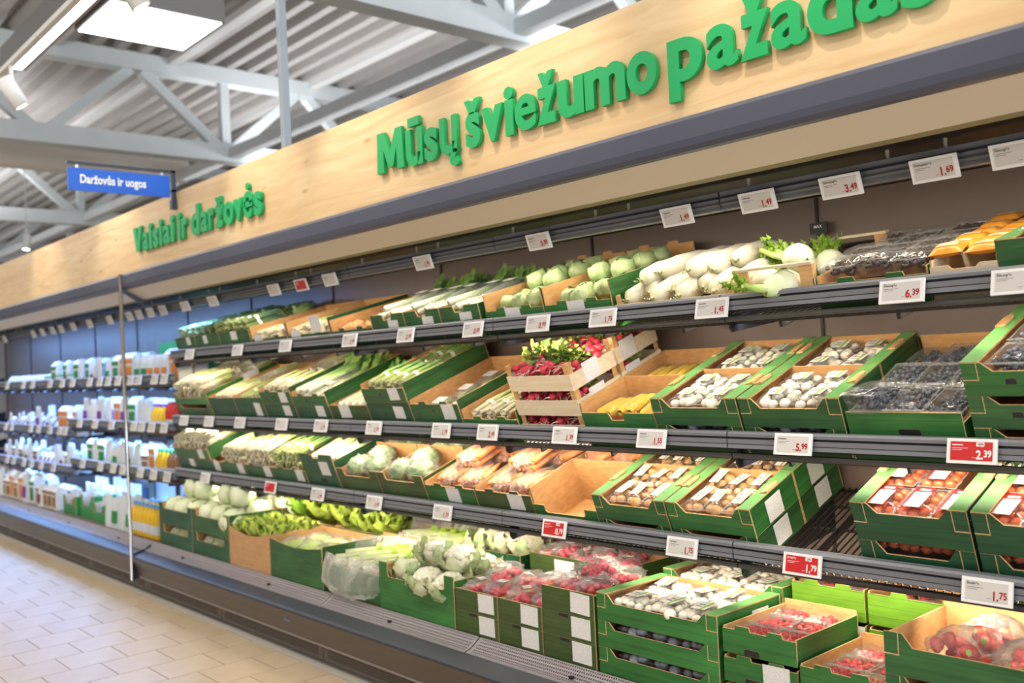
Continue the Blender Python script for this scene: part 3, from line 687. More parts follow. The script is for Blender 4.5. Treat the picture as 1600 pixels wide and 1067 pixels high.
# ================================================================== PRODUCE
def mush(m): return cached(('mush', m), lambda: MB().lathe([(0.001, 0.0), (0.009, 0.0), (0.010, 0.014), (0.019, 0.012), (0.0225, 0.018), (0.021, 0.028), (0.014, 0.036), (0.006, 0.039), (0.001, 0.0395)], m, 11).mesh('mushroom'))
def tray_mesh(w, d, h, m='rigid_plastic'):
    def mk():
        b = MB(); i = 0.014
        o = [(0, 0, h), (w, 0, h), (w, d, h), (0, d, h)]; n = [(i, i, 0), (w-i, i, 0), (w-i, d-i, 0), (i, d-i, 0)]
        e = [(-0.006, -0.006, h), (w+0.006, -0.006, h), (w+0.006, d+0.006, h), (-0.006, d+0.006, h)]
        b.add(n+o+e, [(3, 2, 1, 0), (0, 1, 5, 4), (1, 2, 6, 5), (2, 3, 7, 6), (3, 0, 4, 7), (4, 5, 9, 8), (5, 6, 10, 9), (6, 7, 11, 10), (7, 4, 8, 11)], [m]*5+['rim_plastic']*4)
        return b.mesh('tray')
    return cached(('tray', w, d, h, m), mk)
def film_mesh(w, d, h, top, seed, m='clear_film', amp=0.006):
    def mk():
        def fn(u, v):
            e = min(1, 5*min(u, 1-u, v, 1-v))
            z = h+(top-h)*(e**0.5)+amp*e*noise.noise(Vector((u*7+seed*3, v*7, seed)))
            return (u*w, v*d, z)
        return MB().sheet(fn, 8, 8, m).mesh('film')
    return cached(('film', w, d, h, top, seed, m), mk)
def label_mesh(w, d, stripe, m='label_paper'):
    def mk():
        b = MB().box(0, w, 0, d, 0, 0.0008, m)
        if stripe: b.box(w*0.62, w*0.80, 0.0, d, 0.0008, 0.0012, stripe)
        for k in range(2): b.box(w*0.12, w*0.5, d*(0.3+0.25*k), d*(0.36+0.25*k), 0.0008, 0.0011, 'ink_dark')
        return b.mesh('label')
    return cached(('lab', w, d, stripe, m), mk)
def punnet(kind, var, w, d):
    m = {'white': 'mushroom_white', 'brown': 'mushroom_brown', 'grey': 'mushroom_shaded'}[kind]
    def mk():
        rnd = random.Random(var*31+len(kind)); h = 0.042; P = [('tray', tray_mesh(w, d, h), None)]
        nx, ny = max(2, round(w/0.040)), max(2, round(d/0.040))
        for i in range(nx):
            for j in range(ny):
                s = rnd.uniform(0.82, 1.08)
                P.append(('mushroom', mush(m), T(((i+0.5)*w/nx+rnd.uniform(-.004, .004), (j+0.5)*d/ny+rnd.uniform(-.004, .004), 0.012+rnd.uniform(0, .008))) @ RX(rnd.uniform(-35, 35)) @ RY(rnd.uniform(-35, 35)) @ SC(s, s, s)))
        P.append(('film', film_mesh(w, d, h, 0.062, var), None, 'clear crinkled film'))
        lw, ld = (w*0.42, d*0.55) if kind != 'brown' else (w*0.5, d*0.72)
        P.append(('label', label_mesh(round(lw, 3), round(ld, 3), 'label_brown' if kind == 'brown' else 'label_green'), T((w*rnd.uniform(0.2, 0.42), d*rnd.uniform(0.15, 0.3), 0.0645)) @ RZ(rnd.uniform(-8, 8)) @ RX(rnd.uniform(-3, 3)), 'printed paper label'))
        return P
    return cached(('pun', kind, var, w, d), mk)
def fill_grid(M, w, d, z, nx, ny, fn, mx=0.012, my=0.012):
    cw, cd = (w-2*mx)/nx, (d-2*my)/ny
    for j in range(ny):
        for i in range(nx): fn(M @ T((mx+i*cw, my+j*cd, z)), cw, cd, i, j)
def stalk(m, n=5, L=0.26, r=0.011, key=0):
    def mk():
        b = MB(); rnd = random.Random(key*7+n)
        for k in range(n):
            a = 2*math.pi*k/n; q = r*1.25 if n > 1 else 0
            x, z = q*math.cos(a), q*math.sin(a)+r*1.4; l = L*rnd.uniform(0.85, 1.0); y0 = rnd.uniform(0, 0.02)
            b.tube([(x, y0, z), (x+rnd.uniform(-.004, .004), y0+l*0.5, z+rnd.uniform(0, .006)), (x*1.5+rnd.uniform(-.01, .01), y0+l, z*1.1)], [r*0.95, r, r*0.5], m, 6)
        return b.mesh('stalks')
    return cached(('stalk', m, n, L, r, key), mk)
def bundle(m, key, L=0.26, r=0.011, n=5):
    return [('stalks', stalk(m, n, L, r, key), None, None, None, 'stuff'), ('band', cached(('band', r, L), lambda: MB().tube([(0, L*0.35, r*1.4), (0, L*0.35+0.022, r*1.4)], r*2.5, 'label_paper', 10, False).mesh('band')), None)]
def leaf_mesh(L, W, m, curl=0.5, wav=0.01, key=0, fr=3):
    def mk():
        rnd = random.Random(key); ph = rnd.uniform(0, 6)
        def fn(u, v):
            wd = W*math.sin(math.pi*min(0.97, 0.12+0.83*v))**0.7
            x = (u-0.5)*wd; a = curl*v
            y = L*(math.sin(a)/max(curl, 0.01)); z = L*(1-math.cos(a))/max(curl, 0.01)+abs(u-0.5)*wd*0.5
            e = abs(u-0.5)*2
            return (x, y+wav*e*math.sin(9*fr*v+ph), z+wav*e*math.sin(7*fr*v+ph+2*u))
        return MB().sheet(fn, 6, 9, m).mesh('leaf')
    return cached(('leaf', L, W, m, curl, wav, key), mk)
def cabbage(r, var, m='cabbage', lm='leaf_blue'):
    def mk():
        P = [('head', MB().blob((r, r*0.98, r*0.86), m, 20, 14, 0.05, 2.2, None, var).mesh('head'), T((0, 0, r*0.86)))]
        for k in range(3):
            lf = cached(('cableaf', r, k, lm), lambda: MB().sheet(lambda u, v: tuple(Vector((math.cos((u-.5)*2.0)*math.cos(v*1.75-0.7), math.sin((u-.5)*2.0), math.sin(v*1.75-0.7)))*r*(1.02+0.012*math.sin(u*22)+0.05*max(0, v-0.75))), 8, 8, m).mesh('outer_leaf'))
            P.append(('outer_leaf', lf, T((0, 0, r*0.86)) @ RZ(k*120+var*40) @ SC(1, 0.98, 0.86)))
        return P
    return cached(('cab', r, var, m), mk)
def cauliflower(var):
    def mk():
        b = MB(); rnd = random.Random(var)
        b.blob((0.075, 0.075, 0.055), 'cauli', 16, 10, 0.15, 5, None, var)
        for k in range(26):
            a = k*2.4; q = math.sqrt(k/26)*0.062
            b.blob((0.02, 0.02, 0.017), 'cauli', 7, 5, 0.2, 6, T((q*math.cos(a), q*math.sin(a), 0.05-q*q*6.5)), k)
        P = [('curd', b.mesh('curd'), T((0, 0, 0.075)))]
        for k in range(8):
            P.append(('leaf', leaf_mesh(0.165, 0.075, 'leaf_blue' if k % 2 else 'lettuce_pale', 1.7, 0.008, k % 4), T((0, 0, 0.012)) @ RZ(k*45+rnd.uniform(-12, 12)) @ T((0, 0.035, 0)) @ RX(rnd.uniform(0, 18))))
        return P
    return cached(('cauli', var), mk)
def lettuce(var, m='lettuce', s=1.0):
    def mk():
        P = []; rnd = random.Random(var+50)
        for ring, (n, el, q) in enumerate(((5, 70, 0.01), (7, 45, 0.02), (8, 18, 0.03))):
            for k in range(n):
                P.append(('leaf', leaf_mesh(0.15*s, 0.13*s, m, 0.9, 0.018*s, k % 5, 4), RZ(360*k/n+rnd.uniform(-15, 15)+ring*20) @ T((0, q, 0.02)) @ RX(el+rnd.uniform(-10, 10))))
        return P
    return cached(('let', var, m, s), mk)
def bag_mesh(r, m, var, amp=0.28):
    return cached(('bag', r, m, var), lambda: MB().blob(r, m, 22, 14, amp, 4.2, T((0, 0, r[2]*0.9)), var).mesh('bag'))
def ball(r, m, s=9): return cached(('ball', r, m, s), lambda: MB().blob((r, r, r*0.93), m, s, max(5, s-3)).mesh('ball'))
def carrot_mesh(L=0.15, m='carrot'): return cached(('carrot', L, m), lambda: MB().tube([(0, 0, 0), (0, 0.012, 0), (0, L*0.4, 0.003), (0, L*0.8, 0.004), (0, L, 0.003)], [0.008, 0.016, 0.014, 0.009, 0.002], m, 8).mesh('carrot'))
def red_bag(var, kind='radish'):
    def mk():
        rnd = random.Random(var+9); P = []
        for k in range(18):
            a = rnd.uniform(0, 6.28); q = math.sqrt(rnd.random())
            P.append(('radish', ball(0.018, 'radish'), T((0.055*q*math.cos(a), 0.075*q*math.sin(a), 0.02+0.03*rnd.random()*(1.1-q)))))
        P.append(('bag', bag_mesh((0.075, 0.10, 0.042), 'crumple_film', var), None, 'crumpled clear bag'))
        P.append(('label', label_mesh(0.05, 0.035, 'label_red'), T((-0.02, -0.03, 0.076)) @ RX(rnd.uniform(-10, 10)), 'white paper label'))
        return P
    return cached(('redbag', var), mk)
def carrot_bag(var):
    def mk():
        rnd = random.Random(var+19); P = []
        for k in range(12): P.append(('carrot', carrot_mesh(), T((-0.075+(k % 6)*0.028+0.01*(k//6), -0.08+rnd.uniform(-.01, .01), 0.045+0.032*(k//6))) @ RZ(rnd.uniform(-14, 14)) @ SC(1.15, 1.15, 1.15)))
        P.append(('bag', bag_mesh((0.092, 0.135, 0.058), 'milky_film', var, 0.3), None, 'crumpled milky plastic bag'))
        return P
    return cached(('carbag', var), mk)
def berries(n, w, d, h, r, m, key):
    def mk():
        b = MB(); rnd = random.Random(key)
        for k in range(n): b.blob((r, r, r*0.9), m, 7, 5, 0, 1, T((rnd.uniform(r*1.4, w-r*1.4), rnd.uniform(r*1.4, d-r*1.4), h*(0.45+0.5*rnd.random()))))
        return b.mesh('berries')
    return cached(('ber', n, w, d, h, r, m, key), mk)
def clamshell(m, var, w=0.115, d=0.17, h=0.062, r=0.0085, n=95):
    def lid():
        def fn(u, v):
            e = min(1, 7*min(u, 1-u, v, 1-v)); rib = 0.004 if (int(u*9) % 2 and 0.15 < v < 0.85) else 0
            return (-0.006+u*(w+0.012), -0.006+v*(d+0.012), h+0.016*e+rib*e)
        b = MB().sheet(fn, 12, 10, 'rigid_plastic', False)
        for y0, y1 in ((-0.006, 0.0), (d, d+0.006)): b.box(-0.006, w+0.006, y0, y1, h, h+0.004, 'rim_plastic')
        return b.mesh('lid')
    return cached(('clam', m, var, w, d, h), lambda: [('shell', tray_mesh(w, d, h), None, 'clear plastic shell'), ('berries', berries(n, w, d, h, r, m, var), None, None, None, 'stuff'), ('lid', cached(('lid', w, d, h), lid), None, 'clear ribbed lid')])
def tomato_pack(var):
    def mk():
        rnd = random.Random(var+3); w, d, h = 0.115, 0.165, 0.05; P = [('tray', tray_mesh(w, d, h), None)]
        for i in range(3):
            for j in range(4): P.append(('tomato', ball(0.019, 'tomato', 10), T((0.02+i*0.037, 0.025+j*0.038, 0.036+rnd.uniform(0, .012)))))
        P.append(('film', film_mesh(w, d, h, 0.068, var+4, 'rigid_plastic'), None))
        lb = cached('tomlab', lambda: MB().box(0, 0.05, 0, 0.095, 0, 0.001, 'label_paper').box(0, 0.05, 0.095, 0.125, 0, 0.001, 'label_red').box(-0.008, 0.0, 0.0, 0.125, 0, 0.001, 'label_red').box(0.008, 0.042, 0.104, 0.114, 0.001, 0.0013, 'ink_white').mesh('label'))
        P.append(('label', lb, T((0.034, 0.012, 0.072)), 'white label with red head')); return P
    return cached(('tom', var), mk)
def straw_mesh(): return cached('straw', lambda: MB().lathe([(0.001, 0.0), (0.007, 0.004), (0.014, 0.018), (0.017, 0.030), (0.013, 0.040), (0.001, 0.042)], 'strawberry', 10).mesh('strawberry'))
def calyx(): return cached('calyx', lambda: MB().lathe([(0.0085, 0.0405), (0.005, 0.043), (0.001, 0.0435)], 'frond', 6).mesh('calyx'))
def straw_bag(var):
    def mk():
        rnd = random.Random(var+5); P = [('tray', tray_mesh(0.12, 0.15, 0.045), T((-0.06, -0.075, 0)))]
        for k in range(14):
            M = T((rnd.uniform(-.045, .045), rnd.uniform(-.06, .06), 0.018+rnd.uniform(0, .03))) @ RX(rnd.uniform(-110, 110)) @ RY(rnd.uniform(-70, 70)) @ SC(1.15, 1.15, 1.15)
            P.append(('strawberry', straw_mesh(), M, None, [('calyx', calyx(), None)]))
        P.append(('bag', bag_mesh((0.085, 0.105, 0.055), 'crumple_film', var+40, 0.22), None, 'crumpled clear bag')); return P
    return cached(('strbag', var), mk)
def radish_bunch(var):
    def mk():
        rnd = random.Random(var+70); P = []
        for k in range(8):
            x, y, z = rnd.uniform(-.05, .05), rnd.uniform(-.05, .02), 0.018+0.02*(k % 2)
            P.append(('radish', ball(0.019, 'radish', 10), T((x, y, z)), None, [('tail', cached('rtail', lambda: MB().tube([(0, -0.017, 0), (0.004, -0.04, 0.004), (-0.003, -0.06, -0.004)], [0.003, 0.0012, 0.0005], 'radish_tail', 5).mesh('tail')), RZ(rnd.uniform(-60, 60)) @ RX(rnd.uniform(-30, 50)))]))
        for k in range(5): P.append(('leaf', leaf_mesh(0.10, 0.035, 'lettuce' if k % 2 else 'leaf', 0.6, 0.01, k % 4), T((rnd.uniform(-.03, .03), 0.015, 0.03)) @ RZ(rnd.uniform(-50, 50)) @ RX(rnd.uniform(-5, 35))))
        return P
    return cached(('radb', var), mk)
def daikon(var):
    def mk():
        rnd = random.Random(var+90); b = rnd.uniform(-.02, .02); L = 0.46
        P = [('root', MB().tube([(0, -0.008, 0.03), (0, 0, 0.03), (b*.1, 0.02, 0.035), (b*.4, 0.12, 0.04), (b, 0.25, 0.042), (b*.7, 0.37, 0.035), (b*.2, 0.44, 0.028), (0, 0.47, 0.024)], [0.005, 0.019, 0.036, 0.045, 0.044, 0.032, 0.014, 0.003], 'daikon', 14).mesh('root'), None)]
        for k in range(3): P.append(('leaf_stub', leaf_mesh(0.045, 0.012, 'lettuce_pale', 0.6, 0.004, k), T((0, 0.005, 0.028)) @ RZ(140+k*40) @ RX(rnd.uniform(-20, 15))))
        return P
    return cached(('dai', var), mk)
def fennel(var):
    def mk():
        rnd = random.Random(var+33)
        P = [('bulb', MB().tube([(0, -0.004, 0.04), (0, 0.0, 0.04), (0, 0.012, 0.04), (0, 0.035, 0.041), (0, 0.06, 0.042), (0, 0.10, 0.044), (0, 0.135, 0.045)], [0.004, 0.022, 0.038, 0.051, 0.055, 0.042, 0.024], 'fennel', 14).mesh('bulb'), None)]
        for k in range(3): P.append(('stem', cached(('fst', k), lambda: MB().tube([(0, 0.11, 0.045), ((k-1)*0.03, 0.18, 0.06), ((k-1)*0.05, 0.23, 0.085)], [0.016, 0.012, 0.009], 'fennel', 8).mesh('stem')), None))
        for k in range(9): P.append(('frond', leaf_mesh(0.085, 0.022, 'frond', 0.7, 0.012, k % 4), T((rnd.uniform(-.04, .04), 0.19, 0.06)) @ RZ(rnd.uniform(-70, 70)) @ RX(rnd.uniform(-10, 40))))
        return P
    return cached(('fen', var), mk)
def celery(var):
    def mk():
        P = []; rnd = random.Random(var+21)
        for k in range(8):
            a = 2*math.pi*k/8; st = cached(('cst', k % 3), lambda: MB().tube([(0, 0, 0), (0, 0.08, 0.004), (0.003, 0.22, 0.006), (0.008, 0.34, 0.012), (0.02, 0.40, 0.02)], [0.013, 0.015, 0.012, 0.010, 0.006], 'celery', 8).mesh('stalk'))
            P.append(('stalk', st, T((0.026*math.cos(a), 0, 0.04+0.022*math.sin(a))) @ RY(math.degrees(-a)) @ RZ(2)))
        P.append(('band', cached('cband', lambda: MB().tube([(0, 0.17, 0.042), (0, 0.20, 0.043)], 0.047, 'label_green', 12, False).mesh('band')), None)); return P
    return cached(('cel', var), mk)
def corn_pack(var):
    def mk():
        cob = cached('cob', lambda: MB().tube([(0, 0, 0), (0, 0.01, 0), (0, 0.08, 0), (0, 0.15, 0), (0, 0.18, 0)], [0.012, 0.022, 0.024, 0.018, 0.005], 'corn', 12).mesh('cob'))
        return [('cob', cob, T((0.028, 0.0, 0.024))), ('cob', cob, T((0.076, 0.005, 0.024))), ('film', film_mesh(0.104, 0.19, 0.01, 0.053, var+9, 'clear_film'), None)]
    return cached(('cornp', var), mk)
def pillow_mesh(w, d, h, m, key, band=None):
    def mk():
        b = MB()
        for s in (1, -1):
            b.sheet(lambda u, v: (u*w, v*d, h*0.5+s*h*0.5*(max(0, math.sin(math.pi*u))*max(0, math.sin(math.pi*v)))**0.28), 8, 8, m)
        if band: b.sheet(lambda u, v: (w*(0.2+0.6*u), d*(0.3+0.4*v), h*0.5+h*0.5*(math.sin(math.pi*(0.2+0.6*u))*math.sin(math.pi*(0.3+0.4*v)))**0.28+0.0012), 6, 6, band)
        return b.mesh('packet')
    return cached(('pil', w, d, h, m, key, band), mk)
# ================================================================== PRICE TAGS
def tag_parts(W, H, red, price, nm, small=None):
    fr = cached(('tfr', W, H), lambda: MB().box(0, W, -0.008, 0, 0, H, 'tag_white').mesh('tag_frame'))
    mx, my = 0.011, 0.009
    sc = cached(('tsc', W, H, red), lambda: MB().box(mx, W-mx, -0.0092, -0.008, my, H-my, 'tag_red' if red else 'tag_screen').mesh('screen'))
    sub = []; ink = 'ink_white' if red else 'ink_dark'
    def lines():
        b = MB()
        if not nm: b.box(0.016, 0.016+W*0.22, -0.0096, -0.0091, H*0.72, H*0.76, ink)
        b.box(0.016, 0.016+W*0.32, -0.0096, -0.0091, H*0.61, H*0.625, ink); b.box(0.016, 0.016+W*0.2, -0.0096, -0.0091, H*0.54, H*0.555, ink)
        b.box(W*0.52, W*0.60, -0.0096, -0.0091, H*0.24, H*0.255, ink)
        return b.mesh('fine_print')
    sub.append(('fine_print', cached(('tln', W, H, red, bool(nm)), lines), None))
    if price:
        a, c = price.split('.'); pi = 'ink_white' if red else 'ink_red'
        t1 = text_mesh(a+'.', H*0.48, pi, 0, H*0.015); t2 = text_mesh(c, H*0.37, pi, 0, H*0.012); b1 = bounds(t1)
        sub.append(('price', t1, T((W*0.60, -0.0098, H*0.20)) @ RX(90) @ SC(0.82, 1, 1)))
        sub.append(('price', t2, T((W*0.60+b1[1]*0.82+0.001, -0.0098, H*0.285)) @ RX(90) @ SC(0.82, 1, 1)))
    elif price is None: pass
    if nm: sub.append(('product_name', text_mesh(nm, H*0.15, ink, 0, H*0.002), T((0.015, -0.0098, H*0.72)) @ RX(90)))
    if small:
        sub.append(('discount_flag', cached(('tdf', W), lambda: MB().prism([(W*0.60, H*0.70), (W*0.70, H*0.70), (W*0.715, H*0.66), (W*0.73, H*0.70), (W*0.76, H*0.70), (W*0.76, H*0.86), (W*0.60, H*0.86)], FR, -0.0098, -0.0091, 'ink_white', 'ink_white', 'ink_white').mesh('flag')), None))
        sub.append(('discount', text_mesh(small, H*0.13, 'ink_dark', 0, H*0.002), T((W*0.615, -0.0102, H*0.735)) @ RX(90)))
    return [('frame', fr, None), ('screen', sc, None, 'red display' if red else None, sub)]
def tag(x, rail, label, price=None, red=False, nm=None, W=0.140, H=0.072, small=None, group=None, z=None):
    y, zc, a = {'R1': (2.806, 2.083, 20), 'B': (2.786, 1.728, -13), 'C': (2.786, 1.254, -13), 'D': (2.786, 0.857, -13)}[rail]
    M = T((x, y, z or zc)) @ RX(a) @ T((-W/2, 0, -H/2))
    spawn('price_tag', label, 'price tag', M, tag_parts(W, H, red, price, nm, small), group)
# ================================================================== STOCK OF THE PRODUCE CASE
def put(name, label, cat, group):
    return lambda M, parts: spawn(name, label, cat, M, parts, group)
def mush_crate(where, lvl, x0, w, y0, z0, h, kind, nx, ny, fh=0.07, tone='green', d=0.30, **k):
    M = crate(f'green crate of {kind} mushroom packs, {where}', lvl, x0, w, d, z0, h, 'dip', tone, y0, fh, flange=0.05, **k)
    pw, pd = round((w-0.10)/nx-0.012, 3), round((d-0.03)/ny-0.012, 3)
    lb = f'{kind} mushroom pack, {where}'
    fill_grid(M, w, d, h-0.068, nx, ny, lambda m, cw, cd, i, j: spawn('mushroom_pack', lb, 'mushrooms', m @ T((0.006, 0.006, 0)) @ RX(U(-2, 4)) @ RZ(U(-3, 3)), punnet(kind, (i*2+j+int(-x0*10)) % 4, pw, pd), f'{kind} mushroom packs {where}'), 0.05, 0.012)
    return M
def stalks(M, w, d, z, lab, name, cat, m, n, L=0.26, r=0.011, layers=2, grp=None, pieces=5, yr=0.0, jit=6):
    for ly in range(layers):
        for k in range(n):
            ky = k % 2 if d > L*1.6 else 0
            x = 0.03+(w-0.06)*(k+0.5*(ly % 2)+0.5)/(n+0.5); y = 0.015+ky*(d-L-0.03)+U(-.01, .02)
            spawn(name, lab, cat, M @ T((x, max(0.012, y), z+ly*r*3.2+U(0, .006))) @ RZ(U(-jit, jit)) @ RX(U(0, 3)), bundle(m, k % 4, L, r, pieces), grp or lab)
SK = lambda u, v=0.115, a=0.065, b=0.058: (u, v, a, b)

# ---- upper shelf (B)
for i, (x, w, s) in enumerate(((-7.0, 0.345, [SK(0.20)]), (-6.65, 0.40, [SK(0.14)]), (-6.245, 0.45, [SK(0.18, 0.12, 0.09)]))):
    wh = ('next to the glass divider', 'second from the glass divider', 'third from the glass divider')[i]
    M = crate(f'green crate with dark green bunches on the upper shelf, {wh}', 'B', x, w, 0.6, -0.09, 0.178, 'flat', 'green', stick=s)
    stalks(M, w, 0.6, 0.13, f'dark green bunch, crate {wh}', 'asparagus_bundle', 'asparagus', 'stalk_dark' if i else 'stalk_green', 7, 0.27, 0.011, 3)
    for k in range(3): spawn('herb_bag', f'dark leafy bag, crate {wh}', 'bag', M @ T((0.08+k*0.12*w/0.4, 0.47, 0.19)) @ RX(15), [('leaves', cached(('herbs', k), lambda: MB().blob((0.06, 0.10, 0.04), 'leaf', 14, 9, 0.5, 6, None, k).mesh('leaves')), None), ('bag', bag_mesh((0.07, 0.11, 0.045), 'crumple_film', k+60), T((0, 0, -0.04)))], f'herb bags {wh}')
for i, (x, w) in enumerate(((-5.785, 0.48), (-5.295, 0.50))):
    wh = ('left of the grey seam', 'with a large white sticker')[i]
    M = crate(f'low-fronted green crate of pale spring onions on the upper shelf, {wh}', 'B', x, w, 0.6, -0.09, 0.11, 'tab', 'deepgreen', fh=0.108, sh=0.19, stick=[SK(0.05, 0.095, 0.11, 0.04)] + ([SK(0.30, 0.11, 0.12, 0.10)] if i else []))
    stalks(M, w, 0.6, 0.05, f'pale spring onion bunch, low crate {wh}', 'spring_onion_bundle', 'spring onions', 'stalk_pale', 7, 0.30, 0.010, 3)
M = crate('low green crate of ginger-coloured roots on the upper shelf beside celery crates', 'B', -4.785, 0.43, 0.6, -0.09, 0.115, 'tab', 'deepgreen', fh=0.105, sh=0.17)
for k in range(14):
    spawn('ginger_root', 'knobbly tan root in the low crate', 'root', M @ T((U(0.06, 0.37), U(0.05, 0.5), U(0.08, 0.12))) @ RZ(U(0, 180)), [('root', cached(('ging', k % 3), lambda: MB().blob((0.05, 0.028, 0.024), 'pine_dark', 12, 8, 0.9, 3, None, k).blob((0.03, 0.02, 0.02), 'pine_dark', 10, 6, 0.8, 3, T((0.04, 0.03, 0)), k+3).mesh('root')), None)], 'roots in the low crate')
for i, x in enumerate((-4.345, -4.04, -3.735)):
    wh = ('first', 'middle', 'last')[i]
    M = crate(f'narrow green crate of bagged leeks on the upper shelf, {wh} of three', 'B', x, 0.30, 0.6, -0.09, 0.168, 'notch', 'green', fh=0.135, stick=[SK(0.15, 0.095, 0.09, 0.038)])
    for k in range(9):
        lk = cached(('lk', k % 3), lambda: [('shaft', MB().tube([(0, 0, 0.02), (0, 0.012, 0.02), (0.003, 0.15, 0.022), (0, 0.30, 0.022), (0.006, 0.42, 0.03), (0.012, 0.50, 0.05)], [0.010, 0.019, 0.017, 0.018, 0.024, 0.012], 'leek', 10).mesh('shaft'), None)]+[('leaf', leaf_mesh(0.17, 0.05, 'leaf', 0.5, 0.006, q), T((0, 0.36, 0.03)) @ RZ(-18+18*q) @ RX(8*q)) for q in range(3)])
        spawn('leek', f'leek in the {wh} of three narrow crates', 'leek', M @ T((0.045+0.075*(k % 4)+U(-.01, .01), 0.02+U(0, .05), 0.10+0.032*(k//4)+0.008*(k % 2))) @ RZ(U(-5, 5)), lk, f'leeks in the {wh} narrow crate')
    for k in range(2):
        spawn('leek_bag', f'clear leek bag, {wh} of three narrow crates', 'bag', M @ T((0.08+0.13*k, 0.31, 0.11)) @ RX(3), [('bag', bag_mesh((0.07, 0.24, 0.055), 'crumple_film', 70+k+i, 0.16), None), ('label', label_mesh(0.07, 0.05, None), T((-0.03, -0.02, 0.112)))], f'leek bags {wh}')
for i, x in enumerate((-3.395, -2.995)):
    wh = ('beside the leeks', 'beside the white radishes')[i]
    M = crate(f'low green crate of pale cabbages on the upper shelf, {wh}', 'B', x, 0.395, 0.6, -0.09, 0.122, 'tab', 'leafgreen', fh=0.122, sh=0.20, stick=[SK(0.14, 0.085, 0.10, 0.045)], bh=0.24, back='tab')
    pts = [(0.075, 0.08), (0.19, 0.075), (0.31, 0.08), (0.08, 0.20), (0.195, 0.195), (0.31, 0.20), (0.08, 0.32), (0.20, 0.315), (0.315, 0.32), (0.09, 0.43), (0.20, 0.435), (0.315, 0.43), (0.12, 0.54), (0.27, 0.54)]
    for k, (a, b) in enumerate(pts):
        spawn('cabbage', f'round pale cabbage in low crate {wh}', 'cabbage', M @ T((a, b, 0.085+0.008*(k % 3))) @ RZ(U(0, 360)) @ RX(U(-30, 30)), cabbage(0.053, k % 3, 'kohlrabi'), f'cabbages {wh}')
    for k, (a, b) in enumerate(((0.14, 0.26), (0.26, 0.25), (0.15, 0.38), (0.27, 0.385), (0.15, 0.49), (0.28, 0.49))):
        spawn('cabbage', f'round pale cabbage in low crate {wh}', 'cabbage', M @ T((a, b, 0.158)) @ RZ(U(0, 360)) @ RX(U(-30, 30)), cabbage(0.053, k % 3, 'kohlrabi'), f'cabbages {wh}')
M = wood_crate('wide shallow wooden crate of long white radishes on the upper shelf', 'B', -2.585, 0.57, 0.56, -0.06, 0.10, slat=0.06, low=True)
for k in range(8):
    spawn('daikon', 'long white radish lying in the shallow wooden crate', 'radish', M @ T((0.045+0.068*k+U(-.008, .008), 0.02+0.06*(k % 2)+U(0, .02), 0.040+0.012*(k % 2))) @ RZ(U(-7, 7)) @ RX(U(1, 4)), daikon(k % 4), 'white radishes in the wooden crate')
for k in range(6):
    spawn('daikon', 'long white radish lying in the shallow wooden crate', 'radish', M @ T((0.08+0.080*k+U(-.015, .015), 0.06+0.10*(k % 3)*0.6+U(0, .03), 0.108+0.012*(k % 2))) @ RZ(U(-14, 4)) @ RX(U(-4, 3)) @ SC(1.0, U(0.8, 0.95), 1.0), daikon((k+1) % 4), 'white radishes in the wooden crate')
def fennel_box():
    M = frame('B') @ T((-2.005, 0, -0.05)); r = thing('wooden_crate', 'small wooden crate with raised rails holding fennel on the upper shelf', 'crate', M)
    w, d = 0.31, 0.56
    for x in (0, w-0.005): link('side_slat', boxmesh('ss', (0, 0.005, 0, d, 0.0, 0.075), 'pine'), T((x, 0, 0)), r)
    for y in (0, d-0.02):
        for x in (0.0, w-0.05): link('corner_block', boxmesh('cb', (0, 0.05, 0, 0.02, 0, 0.125), 'pine_dark'), T((x, y, 0)), r)
        link('top_rail', boxmesh('tr', (0, w, -0.004, 0.022, 0.125, 0.134), 'pine'), T((0, y, 0)), r)
        link('end_slat', boxmesh('es', (0, w, 0.005, 0.01, 0, 0.06), 'pine'), T((0, y, 0)), r)
    for k in range(5): link('base_slat', boxmesh('bs', (0, w, 0, 0.09, 0, 0.005), 'pine'), T((0, 0.01+0.11*k, 0)), r)
    for k, (a, b, c) in enumerate(((0.09, 0.05, 25), (0.22, 0.06, 150), (0.10, 0.28, 20), (0.20, 0.32, 35), (0.20, 0.16, 60))):
        spawn('fennel', 'fennel bulb with green fronds in the small wooden crate', 'fennel', M @ T((a, b, 0.02+(0.06 if k == 4 else 0))) @ RZ(c), fennel(k % 3), 'fennel bulbs')
fennel_box()
M = crate('low green crate under black berry punnets on the upper shelf', 'B', -1.69, 0.375, 0.6, -0.09, 0.10, 'tab', 'leafgreen', fh=0.095, sh=0.12)
for j in range(4):
    for i in range(3):
        spawn('berry_punnet', 'shiny dark punnet of black berries on the upper shelf', 'berries', M @ T((0.012+i*0.12, 0.02+j*0.14, 0.085+0.012*((i+j) % 2))) @ RX(U(-3, 4)) @ RZ(U(-4, 4)), clamshell('blackberry', j % 2, 0.11, 0.13, 0.055, 0.009, 60), 'black berry punnets on the upper shelf')
M = crate('pale wooden-print tray under orange packets on the upper shelf', 'B', -1.31, 0.20, 0.6, -0.09, 0.112, 'notch', 'pine', fh=0.10, sh=0.13, inner='pine')
for j in range(6):
    for i in range(2):
        spawn('fruit_packet', 'orange printed packet in the tray on the upper shelf', 'packet', M @ T((-0.012+i*0.106+U(-.006, .006), 0.025+j*0.096, 0.118+0.003*j+U(0, .008))) @ RX(U(-4, 10)) @ RZ(U(-9, 9)), [('packet', pillow_mesh(0.098, 0.086, 0.036, 'orange_pack', i, 'orange_label'), None)], 'orange packets on the upper shelf')
M = crate('green crate of clear fruit packs at the end of the upper shelf', 'B', -1.115, 0.40, 0.6, -0.09, 0.168, 'flat', 'green', flange=0.05)
